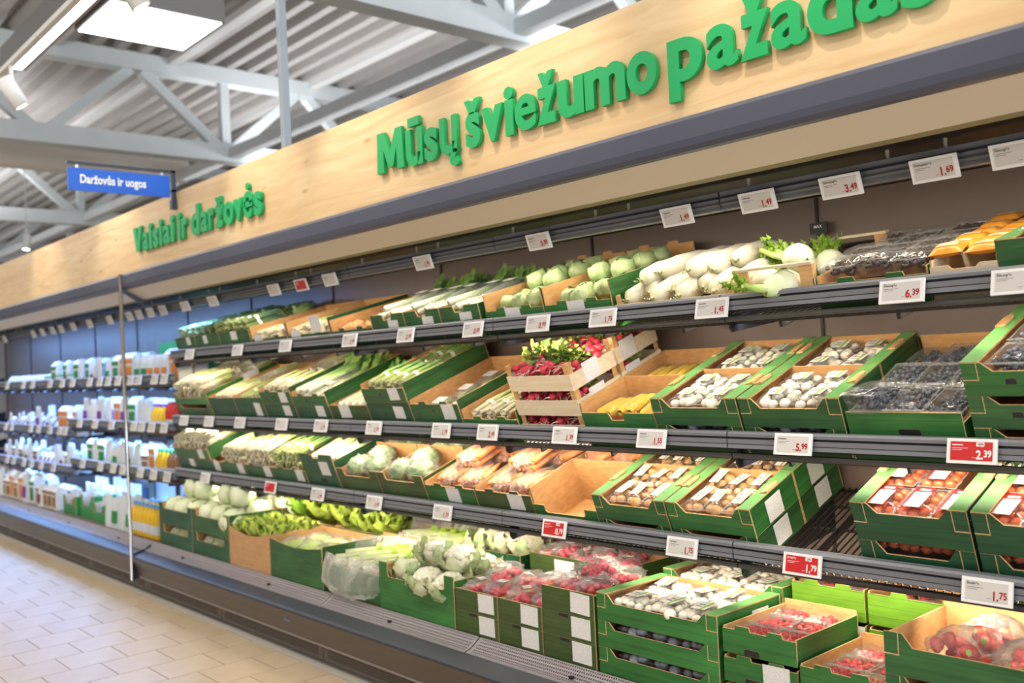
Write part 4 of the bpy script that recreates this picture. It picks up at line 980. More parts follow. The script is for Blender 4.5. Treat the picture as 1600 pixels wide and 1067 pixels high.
for j in range(3):
    for i in range(2): spawn('berry_punnet', 'clear punnet heaped in the end crate of the upper shelf', 'berries', M @ T((0.07+i*0.14, 0.03+j*0.18, 0.125+0.03*(j % 2))) @ RX(U(-6, 8)), clamshell('blackberry', 1), 'clear punnets in the end crate')

# ---- middle shelf (C)
M = crate('lower green crate of the stack beside the glass divider, middle shelf', 'C', -6.99, 0.58, 0.6, -0.09, 0.173, 'dip', 'green', fh=0.14)
M = crate('upper green crate of pale stalks beside the glass divider, middle shelf', 'C', -7.0, 0.58, 0.6, 0.085, 0.085, 'dip', 'leafgreen', fh=0.05, sidestick=[(0.30, 0.01, 0.13, 0.09)])
stalks(M, 0.58, 0.6, 0.045, 'pale stalk bundle in crate beside the divider', 'asparagus_bundle', 'asparagus', 'stalk_pale', 10, 0.27, 0.011, 3)
for i, x in enumerate((-6.40, -6.0)):
    wh = ('left of the pair', 'right of the pair')[i]
    M = crate(f'tall plain green crate of mixed pale greens, middle shelf, {wh}', 'C', x, 0.395, 0.6, -0.09, 0.225, 'flat', 'deepgreen', sh=0.235, stick=[SK(0.26, 0.10, 0.085, 0.09)] if i else [])
    stalks(M, 0.395, 0.6, 0.16, f'pale green stalk bundle, tall crate {wh}', 'asparagus_bundle', 'asparagus', ('stalk_pale', 'stalk_green')[i], 6, 0.27, 0.011, 2)
for i, (x, top, mid) in enumerate(((-5.60, 0.185, 0.09), (-5.20, 0.155, 0.075), (-4.40, 0.195, 0.105))):
    wh = ('left stack', 'stack beside the olive crate', 'stack right of the olive crate')[i]
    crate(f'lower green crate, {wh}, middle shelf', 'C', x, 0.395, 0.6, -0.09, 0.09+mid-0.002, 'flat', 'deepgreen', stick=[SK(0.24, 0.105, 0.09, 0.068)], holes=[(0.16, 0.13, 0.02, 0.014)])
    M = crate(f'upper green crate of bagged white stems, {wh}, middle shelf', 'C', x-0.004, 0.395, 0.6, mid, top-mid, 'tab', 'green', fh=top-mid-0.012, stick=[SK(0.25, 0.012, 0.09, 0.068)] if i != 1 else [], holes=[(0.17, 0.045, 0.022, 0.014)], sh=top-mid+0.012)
    if i == 1:
        for k in range(8): spawn('leek', 'thick white leek in the stack beside the olive crate', 'leek', M @ T((0.05+0.075*(k % 5), 0.02, 0.035+0.035*(k//5))) @ RZ(U(-4, 4)), CACHE[('lk', k % 3)], 'leeks beside the olive crate')
    else: stalks(M, 0.395, 0.6, 0.03, f'white-stemmed bunch in the {wh}', 'spring_onion_bundle', 'spring onions', ('stalk_pale', '', 'stalk_green')[i], 7, 0.27, 0.012, 2)
    for k in range(3): spawn('clear_bag', f'white-tagged clear bag, {wh}', 'bag', M @ T((0.09+0.1*k, 0.16+0.14*(k % 2), 0.03)), [('bag', bag_mesh((0.055, 0.13, 0.035), 'crumple_film', 20+k, 0.2), None), ('label', label_mesh(0.06, 0.045, None), T((-0.03, -0.06, 0.068)))], f'clear bags {wh}')
M = crate('short olive crate of chinese cabbage and leeks, middle shelf', 'C', -4.80, 0.395, 0.6, -0.09, 0.175, 'flat', 'olive', stick=[SK(0.10, 0.10, 0.11, 0.075)])
for k in range(5): spawn('leek', 'thick white leek in the short olive crate', 'leek', M @ T((0.06+0.07*k, 0.03, 0.14)) @ RZ(U(-5, 5)), CACHE[('lk', k % 3)], 'leeks in the olive crate')
M = crate('single green crate of labelled bean packs left of the radish crates', 'C', -4.0, 0.395, 0.6, -0.09, 0.195, 'tab', 'green', fh=0.185, sh=0.205, stick=[SK(0.26, 0.105, 0.095, 0.08)], holes=[(0.19, 0.15, 0.02, 0.013)])
for k in range(6):
    spawn('bean_pack', 'white-labelled green bean pack', 'beans', M @ T((0.04+0.165*(k % 2), 0.03+0.18*(k//2), 0.10)) @ RX(U(0, 8)) @ RZ(U(-6, 6)), [('beans', stalk('stalk_green', 7, 0.15, 0.008, k), T((0.07, 0.01, 0))), ('film', film_mesh(0.14, 0.165, 0.005, 0.045, k, 'crumple_film'), None), ('label', label_mesh(0.075, 0.06, None), T((0.03, 0.06, 0.048)))], 'bean packs')
M = crate('very low green tray of pale packs tucked against the radish crates', 'C', -3.60, 0.395, 0.6, -0.09, 0.115, 'tab', 'leafgreen', fh=0.11, sh=0.155)
stalks(M, 0.395, 0.6, 0.06, 'pale green bundle in the lowest tray', 'celery_pack', 'celery', 'stalk_pale', 6, 0.27, 0.013, 2)
for k, (z, nm) in enumerate(((-0.076, 'bottom'), (0.038, 'middle'), (0.152, 'top'))):
    for j in range(2):
        rw = ('front', 'rear')[j]
        M = wood_crate(f'pale wooden radish crate, {nm} of the {rw} stack on the middle shelf', 'C', -3.19, 0.395, 0.285, z, 0.122, y0=j*0.30+0.005, group='wooden radish crates', slat=0.070, low=True, stick=[(0.03+0.05*(1-j), 0.005, 0.10, 0.085)] if k else [])
        for q in range(6 if k == 2 else 4):
            fr = q if k == 2 else q
            spawn('radish_bunch', f'red radish bunch, {nm} crate of {rw} wooden stack', 'radish', M @ T((0.065+0.088*(fr % 4), 0.075 if fr < 4 else 0.17, (0.055 if k == 2 else 0.045)+0.02*(fr//4))) @ RZ(U(-12, 12)), radish_bunch(q % 4), f'radishes {nm} {rw}')
            if k == 2: spawn('radish_bunch', f'red radish bunch, {nm} crate of {rw} wooden stack', 'radish', M @ T((0.06+0.055*fr, 0.20, 0.062)) @ RZ(180+U(-20, 20)), radish_bunch((q+1) % 4), f'radishes {nm} {rw}')
for j in range(2):
    rw = ('front', 'rear')[j]
    M = crate(f'green crate of sweetcorn packs right of the radishes, {rw} one', 'C', -2.79, 0.39, 0.30, -0.09, 0.15+0.03*j, 'notch', 'leafgreen', j*0.305, 0.118, sh=0.19)
    for k in range(3): spawn('corn_pack', f'wrapped yellow corn pair, {rw} corn crate', 'corn', M @ T((0.03+0.12*k, 0.04, 0.10+0.01*(k % 2))) @ RX(U(-3, 6)), corn_pack(k), f'corn packs {rw}')
for i, (x, wh0) in enumerate(((-2.398, 'beside the corn'), (-2.0, 'beside the blueberries'))):
    for j in range(2):
        wh = ('front ' if j == 0 else 'rear ')+wh0
        crate(f'lower green crate half hidden by the rail, {wh}', 'C', x, 0.39, 0.30, -0.09, 0.104, 'dip', 'green', j*0.302, 0.085)
        mush_crate(wh, 'C', x, 0.39, j*0.302, 0.015, 0.106, 'white', 2, 2)
    M = frame('C') @ T((x, 0, -0.09))
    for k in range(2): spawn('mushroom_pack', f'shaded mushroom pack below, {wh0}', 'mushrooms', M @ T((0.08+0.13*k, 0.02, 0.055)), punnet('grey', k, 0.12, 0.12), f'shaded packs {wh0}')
M = crate('green crate of blueberry boxes on the middle shelf', 'C', -1.60, 0.37, 0.6, -0.09, 0.165, 'flat', 'leafgreen', flange=0.0, sh=0.13, bh=0.20, holes=[(0.20, 0.10, 0.07, 0.02)])
for j in range(3):
    for i in range(3): spawn('blueberry_box', 'clear box of blueberries in the middle-shelf crate', 'blueberries', M @ T((0.012+i*0.118, 0.015+j*0.19, 0.10+0.006*((i+j) % 2))) @ RX(U(-3, 5)), clamshell('blueberry', (i+j) % 3), 'blueberry boxes')
spawn('blueberry_box', 'clear blueberry box perched on the front edge of its crate', 'blueberries', M @ T((0.015, -0.03, 0.172)) @ RX(-12) @ RZ(-8), clamshell('blueberry', 1))
for k, (z, nm) in enumerate(((-0.075, 'bottom'), (0.027, 'middle'), (0.129, 'top'))):
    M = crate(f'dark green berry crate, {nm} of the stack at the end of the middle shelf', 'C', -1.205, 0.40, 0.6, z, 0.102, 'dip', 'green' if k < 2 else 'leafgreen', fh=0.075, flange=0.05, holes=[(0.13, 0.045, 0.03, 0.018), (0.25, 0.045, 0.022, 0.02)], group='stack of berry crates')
for j in range(3):
    for i in range(2): spawn('blueberry_box', 'clear blueberry box, stack at shelf end', 'blueberries', M @ T((0.065+i*0.14, 0.015+j*0.19, 0.03)) @ RX(U(-3, 5)), clamshell('blueberry', (i+j) % 3), 'blueberry boxes at the shelf end')

# ---- lower shelf (D)
crate('lower green crate of the stack at the left end, lower shelf', 'D', -7.02, 0.335, 0.6, -0.09, 0.173, 'tab', 'deepgreen', fh=0.165, stick=[SK(0.20, 0.11, 0.085, 0.06)])
M = crate('wide upper green crate of pale stalks at the left end, lower shelf', 'D', -7.03, 0.60, 0.6, 0.085, 0.09, 'tab', 'green', fh=0.075, sh=0.10, stick=[SK(0.42, 0.005, 0.09, 0.07)])
stalks(M, 0.60, 0.6, 0.04, 'cream stalk bundle in the wide crate at the left end', 'asparagus_bundle', 'asparagus', 'stalk_pale', 11, 0.27, 0.012, 3)
for i, (x, w) in enumerate(((-6.685, 0.40), (-6.285, 0.37), (-5.915, 0.38), (-5.535, 0.415))):
    wh = ('first', 'second', 'third', 'fourth')[i]
    M = crate(f'green crate with a white sticker heaped with pale stalks, {wh} of four, lower shelf', 'D', x, w, 0.6, -0.09, 0.172 if i else 0.165, 'tab', 'green' if i else 'deepgreen', fh=0.172 if i else 0.165, stick=[SK(w-0.12, 0.10, 0.09, 0.075)])
    if i: stalks(M, w, 0.6, 0.13, f'cream green stalk bundle, {wh} of four stickered crates', 'asparagus_bundle', 'asparagus', ('stalk_pale', 'stalk_pale', 'stalk_pale', 'stalk_green')[i], 8, 0.27, 0.011, 4)
M = crate('tall dark green crate with a notch and hand hole, lower shelf', 'D', -5.11, 0.365, 0.6, -0.09, 0.29, 'notch', 'deepgreen', fh=0.262, sh=0.25, stick=[SK(0.20, 0.16, 0.10, 0.085)], holes=[(0.20, 0.125, 0.07, 0.03)])
for k in range(6): spawn('leek', 'pale leek standing in the tall notched crate', 'leek', M @ T((0.06+0.055*k, 0.05, 0.22)) @ RZ(U(-6, 6)) @ RX(4), CACHE[('lk', k % 3)], 'leeks in the tall notched crate')
for i, (x, w) in enumerate(((-4.735, 0.41), (-4.325, 0.41))):
    wh = ('left', 'right')[i]
    M = crate(f'olive crate with raised corners holding wrapped heads, {wh} of the pair', 'D', x, w, 0.6, -0.09, 0.215, 'corner', 'olive', fh=0.173, sh=0.20)
    link('divider', boxmesh('dv', (0.006, w-0.006, 0, 0.005, 0.0, 0.235), 'kraft'), T((0, 0.30, 0)), bpy.data.objects[[o.name for o in bpy.data.objects if o.get('label', '').startswith('olive crate with raised corners') and wh in o['label']][0]])
    for k, (a, b) in enumerate(((0.10, 0.10), (0.29, 0.10), (0.19, 0.20), (0.10, 0.42), (0.28, 0.42))):
        spawn('broccoli_head', f'wrapped green head in {wh} olive crate', 'broccoli', M @ T((a, b, 0.125+0.01*k)) @ RZ(U(0, 360)), [('head', cached(('broc', k % 2), lambda: MB().blob((0.068, 0.068, 0.058), 'leaf_blue', 26, 18, 0.55, 6, T((0, 0, 0.055)), k).mesh('head')), None), ('film', bag_mesh((0.085, 0.09, 0.062), 'crumple_film', 30+k % 3, 0.18), None)], f'wrapped heads {wh}')
    if i: spawn('lettuce', 'frilly yellow-green lettuce standing in the olive crate pair', 'lettuce', M @ T((0.12, 0.44, 0.20)), lettuce(1, 'lettuce'))
for i, (x, w, tone) in enumerate(((-3.91, 0.395, 'leafgreen'), (-3.51, 0.39, 'olive'))):
    wh = ('bright green', 'olive')[i]
    M = crate(f'{wh} crate heaped with milky carrot bags, lower shelf', 'D', x, w, 0.6, -0.09, 0.175, 'tab', tone, fh=0.172, sh=0.185, stick=[SK(0.17+0.06*i, 0.095, 0.10, 0.075)])
    for k, (a, b, c) in enumerate(((0.10, 0.15, 0), (0.28, 0.14, 0), (0.11, 0.38, 0.02), (0.28, 0.40, 0.02), (0.19, 0.24, 0.07), (0.20, 0.46, 0.075))):
        spawn('carrot_bag', f'milky plastic bag of pale carrots in the {wh} crate', 'carrots', M @ T((a, b, 0.10+c)) @ RZ(U(-25, 25)), carrot_bag(k % 4), f'carrot bags {wh}')
M = crate('nearly empty green crate with high kraft sides, lower shelf', 'D', -3.12, 0.385, 0.30, -0.09, 0.135, 'corner', 'leafgreen', fh=0.10, sh=0.21)
for k in range(4): spawn('onion', 'small tan onion on the floor of the nearly empty crate', 'onion', M @ T((0.12+0.06*k, 0.06+0.03*(k % 2), 0.03)), [('onion', ball(0.024, 'mushroom_brown', 12), None)], 'onions in the nearly empty crate')
M = crate('rear green crate of wrapped orange roots behind the nearly empty crate', 'D', -3.12, 0.385, 0.30, -0.09, 0.20, 'flat', 'green', 0.305, sh=0.20)
for k in range(4): spawn('carrot_bag', 'small bag of orange roots behind the nearly empty crate', 'carrots', M @ T((0.10+0.18*(k % 2), 0.09+0.12*(k//2), 0.13)) @ RZ(U(-30, 30)) @ SC(0.85, 0.7, 0.85), carrot_bag(k % 4), 'orange root bags')
for i, (x, wh0) in enumerate(((-2.735, 'below the 1.55 tag'), (-2.350, 'beside the bare wire shelf'))):
    for j in range(2):
        wh = ('front ' if j == 0 else 'rear ')+wh0
        ss = [(0.10, 0.01, 0.10, 0.085)] if i else []
        crate(f'lower green crate under brown mushrooms, {wh}', 'D', x, 0.378, 0.30, -0.09, 0.104, 'dip', 'green', j*0.302, 0.085, sidestick=ss)
        mush_crate(wh, 'D', x, 0.378, j*0.302, 0.015, 0.106, 'brown', 3, 2, tone='leafgreen' if i else 'green', sidestick=[(0.09, 0.005, 0.10, 0.085)] if i else ())
for i, (x, wh) in enumerate(((-1.58, 'beside the bare wire shelf'), (-1.205, 'at the shelf end'))):
    M = crate(f'lower dark green crate of the tomato stack {wh}', 'D', x, 0.365, 0.46, -0.068, 0.127, 'dip', 'deepgreen', fh=0.085)
    for k in range(3): spawn('tomato_pack', f'shaded tomato pack, lower crate {wh}', 'tomatoes', M @ T((0.03+k*0.105, 0.03, 0.05)), tomato_pack(k), f'shaded tomato packs {wh}')
    M = crate(f'upper green crate of labelled tomato packs {wh}', 'D', x, 0.365, 0.46, 0.061, 0.130, 'dip', 'deepgreen', fh=0.098, flange=0.05)
    for k in range(3 if i == 0 else 3): spawn('tomato_pack', f'labelled tomato pack, upper crate {wh}', 'tomatoes', M @ T((0.012+k*0.116, 0.015, 0.045)) @ RX(U(-2, 3)), tomato_pack(k), f'tomato packs {wh}')
    for k in range(2): spawn('tomato_pack', f'labelled tomato pack, upper crate {wh}', 'tomatoes', M @ T((0.01+k*0.13, 0.185, 0.055)) @ RX(U(-2, 6)) @ RZ(U(-5, 5)), tomato_pack(k+1), f'tomato packs {wh}')

# ---- bottom deck (E)
for i, x in enumerate((-6.97, -6.39)):
    wh = ('beside the glass divider', 'beside the plain brown carton')[i]
    for j in range(2):
        rw = ('front', 'rear')[j]
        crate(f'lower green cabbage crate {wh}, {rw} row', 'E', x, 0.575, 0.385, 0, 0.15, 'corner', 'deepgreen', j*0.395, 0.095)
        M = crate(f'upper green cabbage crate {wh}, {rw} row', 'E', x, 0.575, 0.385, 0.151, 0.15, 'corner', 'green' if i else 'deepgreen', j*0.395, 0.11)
        for k in range(6): spawn('white_cabbage', f'large white cabbage {wh}, {rw} crate', 'cabbage', M @ T((0.095+0.19*(k % 3), 0.10+0.18*(k//3), 0.03+0.02*(k//3)+0.05*j)) @ RZ(U(0, 360)) @ RX(U(-25, 25)), cabbage(0.092, k % 3), f'white cabbages {wh} {rw}')
        for k in range(2+j): spawn('white_cabbage', f'large white cabbage {wh}, {rw} crate', 'cabbage', M @ T((0.16+0.19*k, 0.22-0.06*j, 0.155+0.05*j)) @ RZ(U(0, 360)), cabbage(0.092, k % 3), f'white cabbages {wh} {rw}')
    for k in range(3): spawn('white_cabbage', f'white cabbage in lower crate {wh}', 'cabbage', frame('E') @ T((x+0.12+0.16*k, 0.10, 0.006)), cabbage(0.07, k), f'lower white cabbages {wh}')
M = crate('plain brown carton of cut lettuce on the bottom deck', 'E', -5.805, 0.54, 0.385, 0, 0.24, 'sag', 'kraft_plain', fh=0.205, sh=0.24, name='brown_carton')
for k in range(6): spawn('lettuce', 'small pale lettuce heart in the plain brown carton', 'lettuce', M @ T((0.09+0.17*(k % 3), 0.10+0.17*(k//3), 0.15)) @ RX(U(-10, 10)), lettuce(k % 3, 'lettuce', 0.85), 'lettuce hearts in the brown carton')
M = crate('rear green crate of large frilly lettuces behind the brown carton', 'E', -5.80, 0.60, 0.385, 0, 0.24, 'flat', 'deepgreen', 0.395)
for k in range(5):
    spawn('lettuce', 'large frilly lettuce behind the brown carton', 'lettuce', M @ T((0.06+0.125*k, 0.12+0.12*(k % 2), 0.20)) @ RX(-12) @ RZ(U(0, 90)), lettuce(k % 3, 'lettuce_deep' if k < 2 else 'lettuce', 1.25), 'frilly lettuces behind the carton')
M = crate('rear green crate of frilly lettuces left of the celery', 'E', -5.19, 0.55, 0.385, 0, 0.24, 'flat', 'deepgreen', 0.395)
for k in range(3):
    spawn('lettuce', 'large frilly lettuce in the rear crate left of the celery', 'lettuce', M @ T((0.08+0.15*k, 0.14, 0.15)) @ RX(-12), lettuce(k % 3, 'lettuce', 1.2), 'frilly lettuces left of celery')
M = crate('large plain dark green carton of bagged salad on the bottom deck', 'E', -5.255, 0.60, 0.385, 0, 0.225, 'sag', 'green', fh=0.20, sh=0.235, name='green_carton')
for k in range(6): spawn('salad_bag', 'clear bag of mixed salad leaves in the dark green carton', 'salad', M @ T((0.12+0.18*(k % 3), 0.11+0.15*(k//3), 0.135)) @ RZ(U(-30, 30)), [('leaves', cached(('sal', k % 2), lambda: MB().blob((0.07, 0.075, 0.035), 'lettuce', 14, 9, 0.6, 5, T((0, 0, 0.035)), k).mesh('leaves')), None), ('bag', bag_mesh((0.085, 0.09, 0.05), 'crumple_film', 50+k % 3, 0.3), None)], 'salad bags')
M = crate('green crate of celery partly covered by a plastic liner', 'E', -4.645, 0.54, 0.385, 0, 0.15, 'flat', 'green', 0.02, sh=0.15, bh=0.26)
for k in range(6): spawn('celery', 'pale green celery head lying in the lined crate', 'celery', M @ T((0.06+0.07*k, 0.03+0.02*(k % 2), 0.125+0.03*(k % 2))) @ RZ(-38+U(-6, 6)) @ RX(2), celery(k % 2), 'celery heads in the lined crate')
def liner(w, pts, seed, amp=0.022):
    """plastic sheet following a y-z path over the crate's rim, gathered at both sides"""
    def fn(u, v):
        t = v*(len(pts)-1); i = min(int(t), len(pts)-2); f = t-i; f = f*f*(3-2*f)
        y = pts[i][0]*(1-f)+pts[i+1][0]*f; z = pts[i][1]*(1-f)+pts[i+1][1]*f
        e = abs(2*u-1)**3; n = noise.noise(Vector((u*6+seed, v*4, seed))); n2 = noise.noise(Vector((u*19+seed, v*7, 3.1)))
        cy = 0.06
        y = y+(cy-y)*0.55*e; z = z+(0.17-z)*0.45*e*(1 if v > 0.5 else 0.2)
        return ((u-0.5)*w*(1-0.06*math.sin(math.pi*v)), y-amp*n-0.008*n2, max(0.003, z+amp*0.8*n2*(0.4+v)))
    return MB().sheet(fn, 40, 26, 'bag_film').mesh('liner')
thing('plastic_liner', 'translucent plastic liner bulging over the front of the celery crate', 'plastic bag', frame('E') @ T((-4.38, 0.0, 0.0)), liner(0.60, [(0.37, 0.26), (0.30, 0.17), (0.10, 0.10), (0.05, 0.15), (0.0, 0.215), (-0.045, 0.19), (-0.075, 0.12), (-0.07, 0.05), (-0.03, 0.012), (0.0, 0.02)], 1.5))
M = crate('rear green crate with a lined bag of celery', 'E', -4.62, 0.60, 0.385, 0, 0.24, 'flat', 'green', 0.41, bh=0.24)
for k in range(5): spawn('celery', 'green celery head in the rear lined crate', 'celery', M @ T((0.09+0.09*k, 0.04, 0.20)) @ RZ(-38), celery(k % 2), 'celery heads in the rear crate')
thing('plastic_liner', 'crumpled translucent liner around the rear celery', 'plastic bag', frame('E') @ T((-4.30, 0.41, 0.06)), liner(0.58, [(0.36, 0.40), (0.32, 0.26), (0.20, 0.15), (0.08, 0.16), (0.0, 0.21), (-0.03, 0.19), (-0.04, 0.10), (-0.03, 0.05)], 4.5, 0.03))
M = crate('green crate of cauliflowers with a low torn front', 'E', -4.09, 0.61, 0.385, 0, 0.235, 'corner', 'leafgreen', fh=0.165, sh=0.215)
for k, (a, b, c) in enumerate(((0.12, 0.10, 0.10), (0.30, 0.09, 0.09), (0.48, 0.10, 0.09), (0.14, 0.27, 0.13), (0.32, 0.28, 0.14), (0.49, 0.28, 0.14), (0.23, 0.18, 0.19), (0.42, 0.20, 0.19))):
    spawn('cauliflower', 'leafy white cauliflower in the torn-front crate', 'cauliflower', M @ T((a, b, c)) @ RZ(U(0, 360)) @ RX(U(-18, 18)), cauliflower(k % 4), 'cauliflowers')
M = crate('rear green crate of wrapped cauliflowers', 'E', -3.98, 0.50, 0.385, 0, 0.26, 'flat', 'deepgreen', 0.41)
for k in range(3): spawn('cauliflower', 'leafy white cauliflower in the rear crate', 'cauliflower', M @ T((0.11+0.15*k, 0.14, 0.20)) @ RZ(U(0, 360)), cauliflower(k % 4), 'cauliflowers rear')
for i, (x, w, n, nm) in enumerate(((-3.47, 0.295, 2, 'beside the cauliflower'), (-3.17, 0.275, 2, 'in the middle'), (-2.89, 0.295, 3, 'beside the white mushrooms'))):
    for k in range(n):
        M = crate(f'olive crate of red bags {nm}, {("bottom", "middle", "top")[k] if n == 3 else ("lower", "upper")[k]}', 'E', x, w, 0.385, 0.097*k, 0.096, 'flat', 'olive', stick=[SK(w-0.13, 0.012, 0.105, 0.08)], holes=[(w*0.42, 0.088, 0.055, 0.014)] if k < n-1 else [], group='stacked olive crates', fh=0.096, sh=0.09)
    for k, (a, b, c) in enumerate(((0.08, 0.11, 0), (0.20, 0.12, 0.0), (0.09, 0.27, 0.01), (0.20, 0.28, 0.01), (0.14, 0.19, 0.055))):
        spawn('radish_bag', f'red radish bag, olive crate {nm}', 'radish', M @ T((a, b, 0.055+c)) @ RZ(U(-60, 60)) @ RX(U(-8, 8)), red_bag((k+i) % 5), f'radish bags {nm}')
for k in range(2):
    M = crate(f'rear olive crate of red bags under the 0.79 tag, {("lower", "upper")[k]}', 'E', -3.42, 0.62, 0.36, 0.0+0.145*k, 0.144, 'flat', 'olive', 0.42, stick=[SK(0.17, 0.03, 0.13, 0.10)] if k else [])
for k in range(9): spawn('radish_bag', 'red radish bag in rear olive crate', 'radish', M @ T((0.08+0.115*(k % 5), 0.10+0.15*(k//5), 0.10+0.02*(k % 2))) @ RZ(U(-60, 60)), red_bag(k % 5), 'radish bags rear')
for j in range(2):
    rw = ('front', 'rear')[j]
    for k in range(3):
        nm = ('bottom', 'middle', 'top')[k]; z = 0.101*k+0.02*j
        if k < 2:
            M = crate(f'green mushroom crate, {nm} of the {rw} deck stack', 'E', -2.58, 0.565, 0.385, z, 0.10, 'dip', 'leafgreen', j*0.40, 0.07, group='deck mushroom crates')
            if j == 0:
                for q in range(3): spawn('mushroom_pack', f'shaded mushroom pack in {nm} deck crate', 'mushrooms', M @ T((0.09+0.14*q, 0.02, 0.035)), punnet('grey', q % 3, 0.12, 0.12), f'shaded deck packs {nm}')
        else:
            mush_crate(f'{nm} of the {rw} deck stack', 'E', -2.58, 0.565, j*0.40, z, 0.102, 'white', 3, 2, 0.07, 'leafgreen', 0.385, sidestick=[(0.20, 0.01, 0.10, 0.07)] if j == 0 else (), tabs=False)
def rasp(lbl, x, w, d, y0, layers, h, tone, n, grp, stick=(), zoff=0.0):
    for k in range(layers):
        M = crate(f'{lbl}, layer {("one", "two", "three", "four")[k]} from the bottom', 'E', x, w, d, h*k+zoff, h-0.001, 'tab' if True else '', tone, y0, h-0.018, sh=h-0.012, bh=h+0.004, stick=stick if k == layers-2 else (), holes=[(w*0.40, 0.012, 0.06, 0.02)] if k else (), group=grp)
    for q in range(n):
        spawn('raspberry_box', f'raspberry box, {lbl.split(",")[0]}', 'raspberries', M @ T((0.016+0.135*(q % 2), 0.02+0.125*((q//2) % 3), 0.022+0.035*(q//6))) @ RX(U(-4, 5)) @ RZ(U(-6, 6)), clamshell('raspberry', q % 3, 0.12, 0.11, 0.045, 0.011, 42), f'{lbl} boxes')
    return M
rasp('green raspberry crate right of the white mushrooms, mid height', -1.995, 0.285, 0.385, 0.0, 3, 0.0975, 'leafgreen', 6, 'raspberry crates on the deck', [SK(0.155, 0.015, 0.10, 0.07)])
rasp('lower green raspberry crate below the strawberries', -1.70, 0.285, 0.385, -0.005, 2, 0.1125, 'leafgreen', 6, 'lower raspberry crates', [SK(0.15, 0.02, 0.11, 0.06)])
rasp('lime green rear crate under the 1.79 tag', -1.985, 0.285, 0.37, 0.415, 3, 0.124, 'lime', 4, 'lime rear crates', [SK(0.17, 0.02, 0.11, 0.09)])
rasp('lime green rear crate behind the strawberries', -1.69, 0.40, 0.37, 0.415, 3, 0.124, 'lime', 4, 'lime crates behind strawberries')
for k in range(3):
    M = crate(f'large green strawberry crate at the deck end, {("bottom", "middle", "top")[k]}', 'E', -1.412, 0.60, 0.40, 0.124*k, 0.123, 'dip', 'green', -0.01, 0.085, sh=0.115, bh=0.15, group='strawberry crates')
for k, (a, b) in enumerate(((0.17, 0.14), (0.36, 0.13), (0.19, 0.30), (0.37, 0.30), (0.50, 0.17))):
    spawn('strawberry_bag', 'clear strawberry bag in top deck-end crate', 'strawberries', M @ T((a, b, 0.012)) @ RZ(U(-20, 20)) @ SC(1.08, 1.08, 1.15), straw_bag(k % 4), 'strawberry bags')
for k in range(3): spawn('strawberry_bag', 'dark clear bag of strawberries in the crate below', 'strawberries', frame('E') @ T((-1.412+0.18+0.13*k, 0.13, 0.124+0.012)) @ SC(0.9, 0.9, 0.75), straw_bag(k % 4), 'strawberry bags below')
ms = thing('shelf_sign', 'small black load-limit sign on a stem at the back of the upper shelf', 'sign', T((-2.02, 3.44, 2.045)))
link('plate', MB().box(-0.038, 0.038, -0.003, 0.003, -0.022, 0.022, 'case_black').mesh('plate'), None, ms)
flat_letters('MAX', 0.017, 'sign_white', 0.0003, ms, T((-0.02, -0.0042, 0.0)) @ RX(90))
link('stem', MB().box(-0.012, 0.012, -0.002, 0.002, -0.10, -0.022, 'case_black').mesh('stem'), None, ms)

# ---- price tags
ORD = ('first', 'second', 'third', 'fourth', 'fifth', 'sixth', 'seventh', 'eighth', 'ninth', 'tenth', 'eleventh', 'twelfth', 'thirteenth', 'fourteenth')
RN = {'R1': 'top rail', 'B': 'upper shelf rail', 'C': 'middle shelf rail', 'D': 'lower shelf rail'}
TAGS = {
 'R1': [(-6.73, None), (-6.26, None), (-5.37, None), (-5.03, None, 1), (-4.70, None), (-3.81, '1.99'), (-2.97, '0.89'), (-2.22, '1.49'), (-1.87, '1.49'), (-1.56, '3.49', 0, 'Gervuogės'), (-1.26, '1.69', 0, 'Dumplainės'), (-1.03, None, 0, 'Šilauogės')],
 'B': [(-6.64, None), (-5.87, None), (-5.22, None), (-4.49, '1.49'), (-3.96, '2.49'), (-3.42, '0.69'), (-2.98, '0.99'), (-2.60, '1.75'), (-2.07, '1.45'), (-1.37, '6.39', 0, 'Šilauogės'), (-1.04, None, 0, 'Šilauogės')],
 'C': [(-6.79, None), (-6.36, None), (-5.88, None), (-5.31, None), (-4.84, '1.79'), (-4.29, '1.79'), (-3.70, '1.79'), (-3.35, '2.49'), (-2.85, '1.39'), (-2.38, '1.55'), (-1.77, '5.99'), (-1.19, '2.39', 1, None, '-40%')],
 'D': [(-6.46, None), (-5.49, None, 1), (-4.91, '1.49'), (-4.32, '1.49'), (-3.72, '1.29'), (-2.94, '0.79', 1, None, '-33%'), (-2.26, '1.75'), (-1.76, '1.79', 1, 'Avietės', '-28%'), (-1.17, '1.75', 0, 'Braškės')]}
for rl, lst in TAGS.items():
    for i, t in enumerate(lst):
        x, price = t[0], t[1]; red = bool(t[2]) if len(t) > 2 else False; nm = t[3] if len(t) > 3 else None; sm = t[4] if len(t) > 4 else None
        lb = f'{"red" if red else "white"} price tag'+(f' reading {price}' if price else '')+f', {ORD[i]} from the glass divider on the {RN[rl]}'
        tag(x, rl, lb, price, red, nm, small=sm, group=f'price tags on the {RN[rl]}')
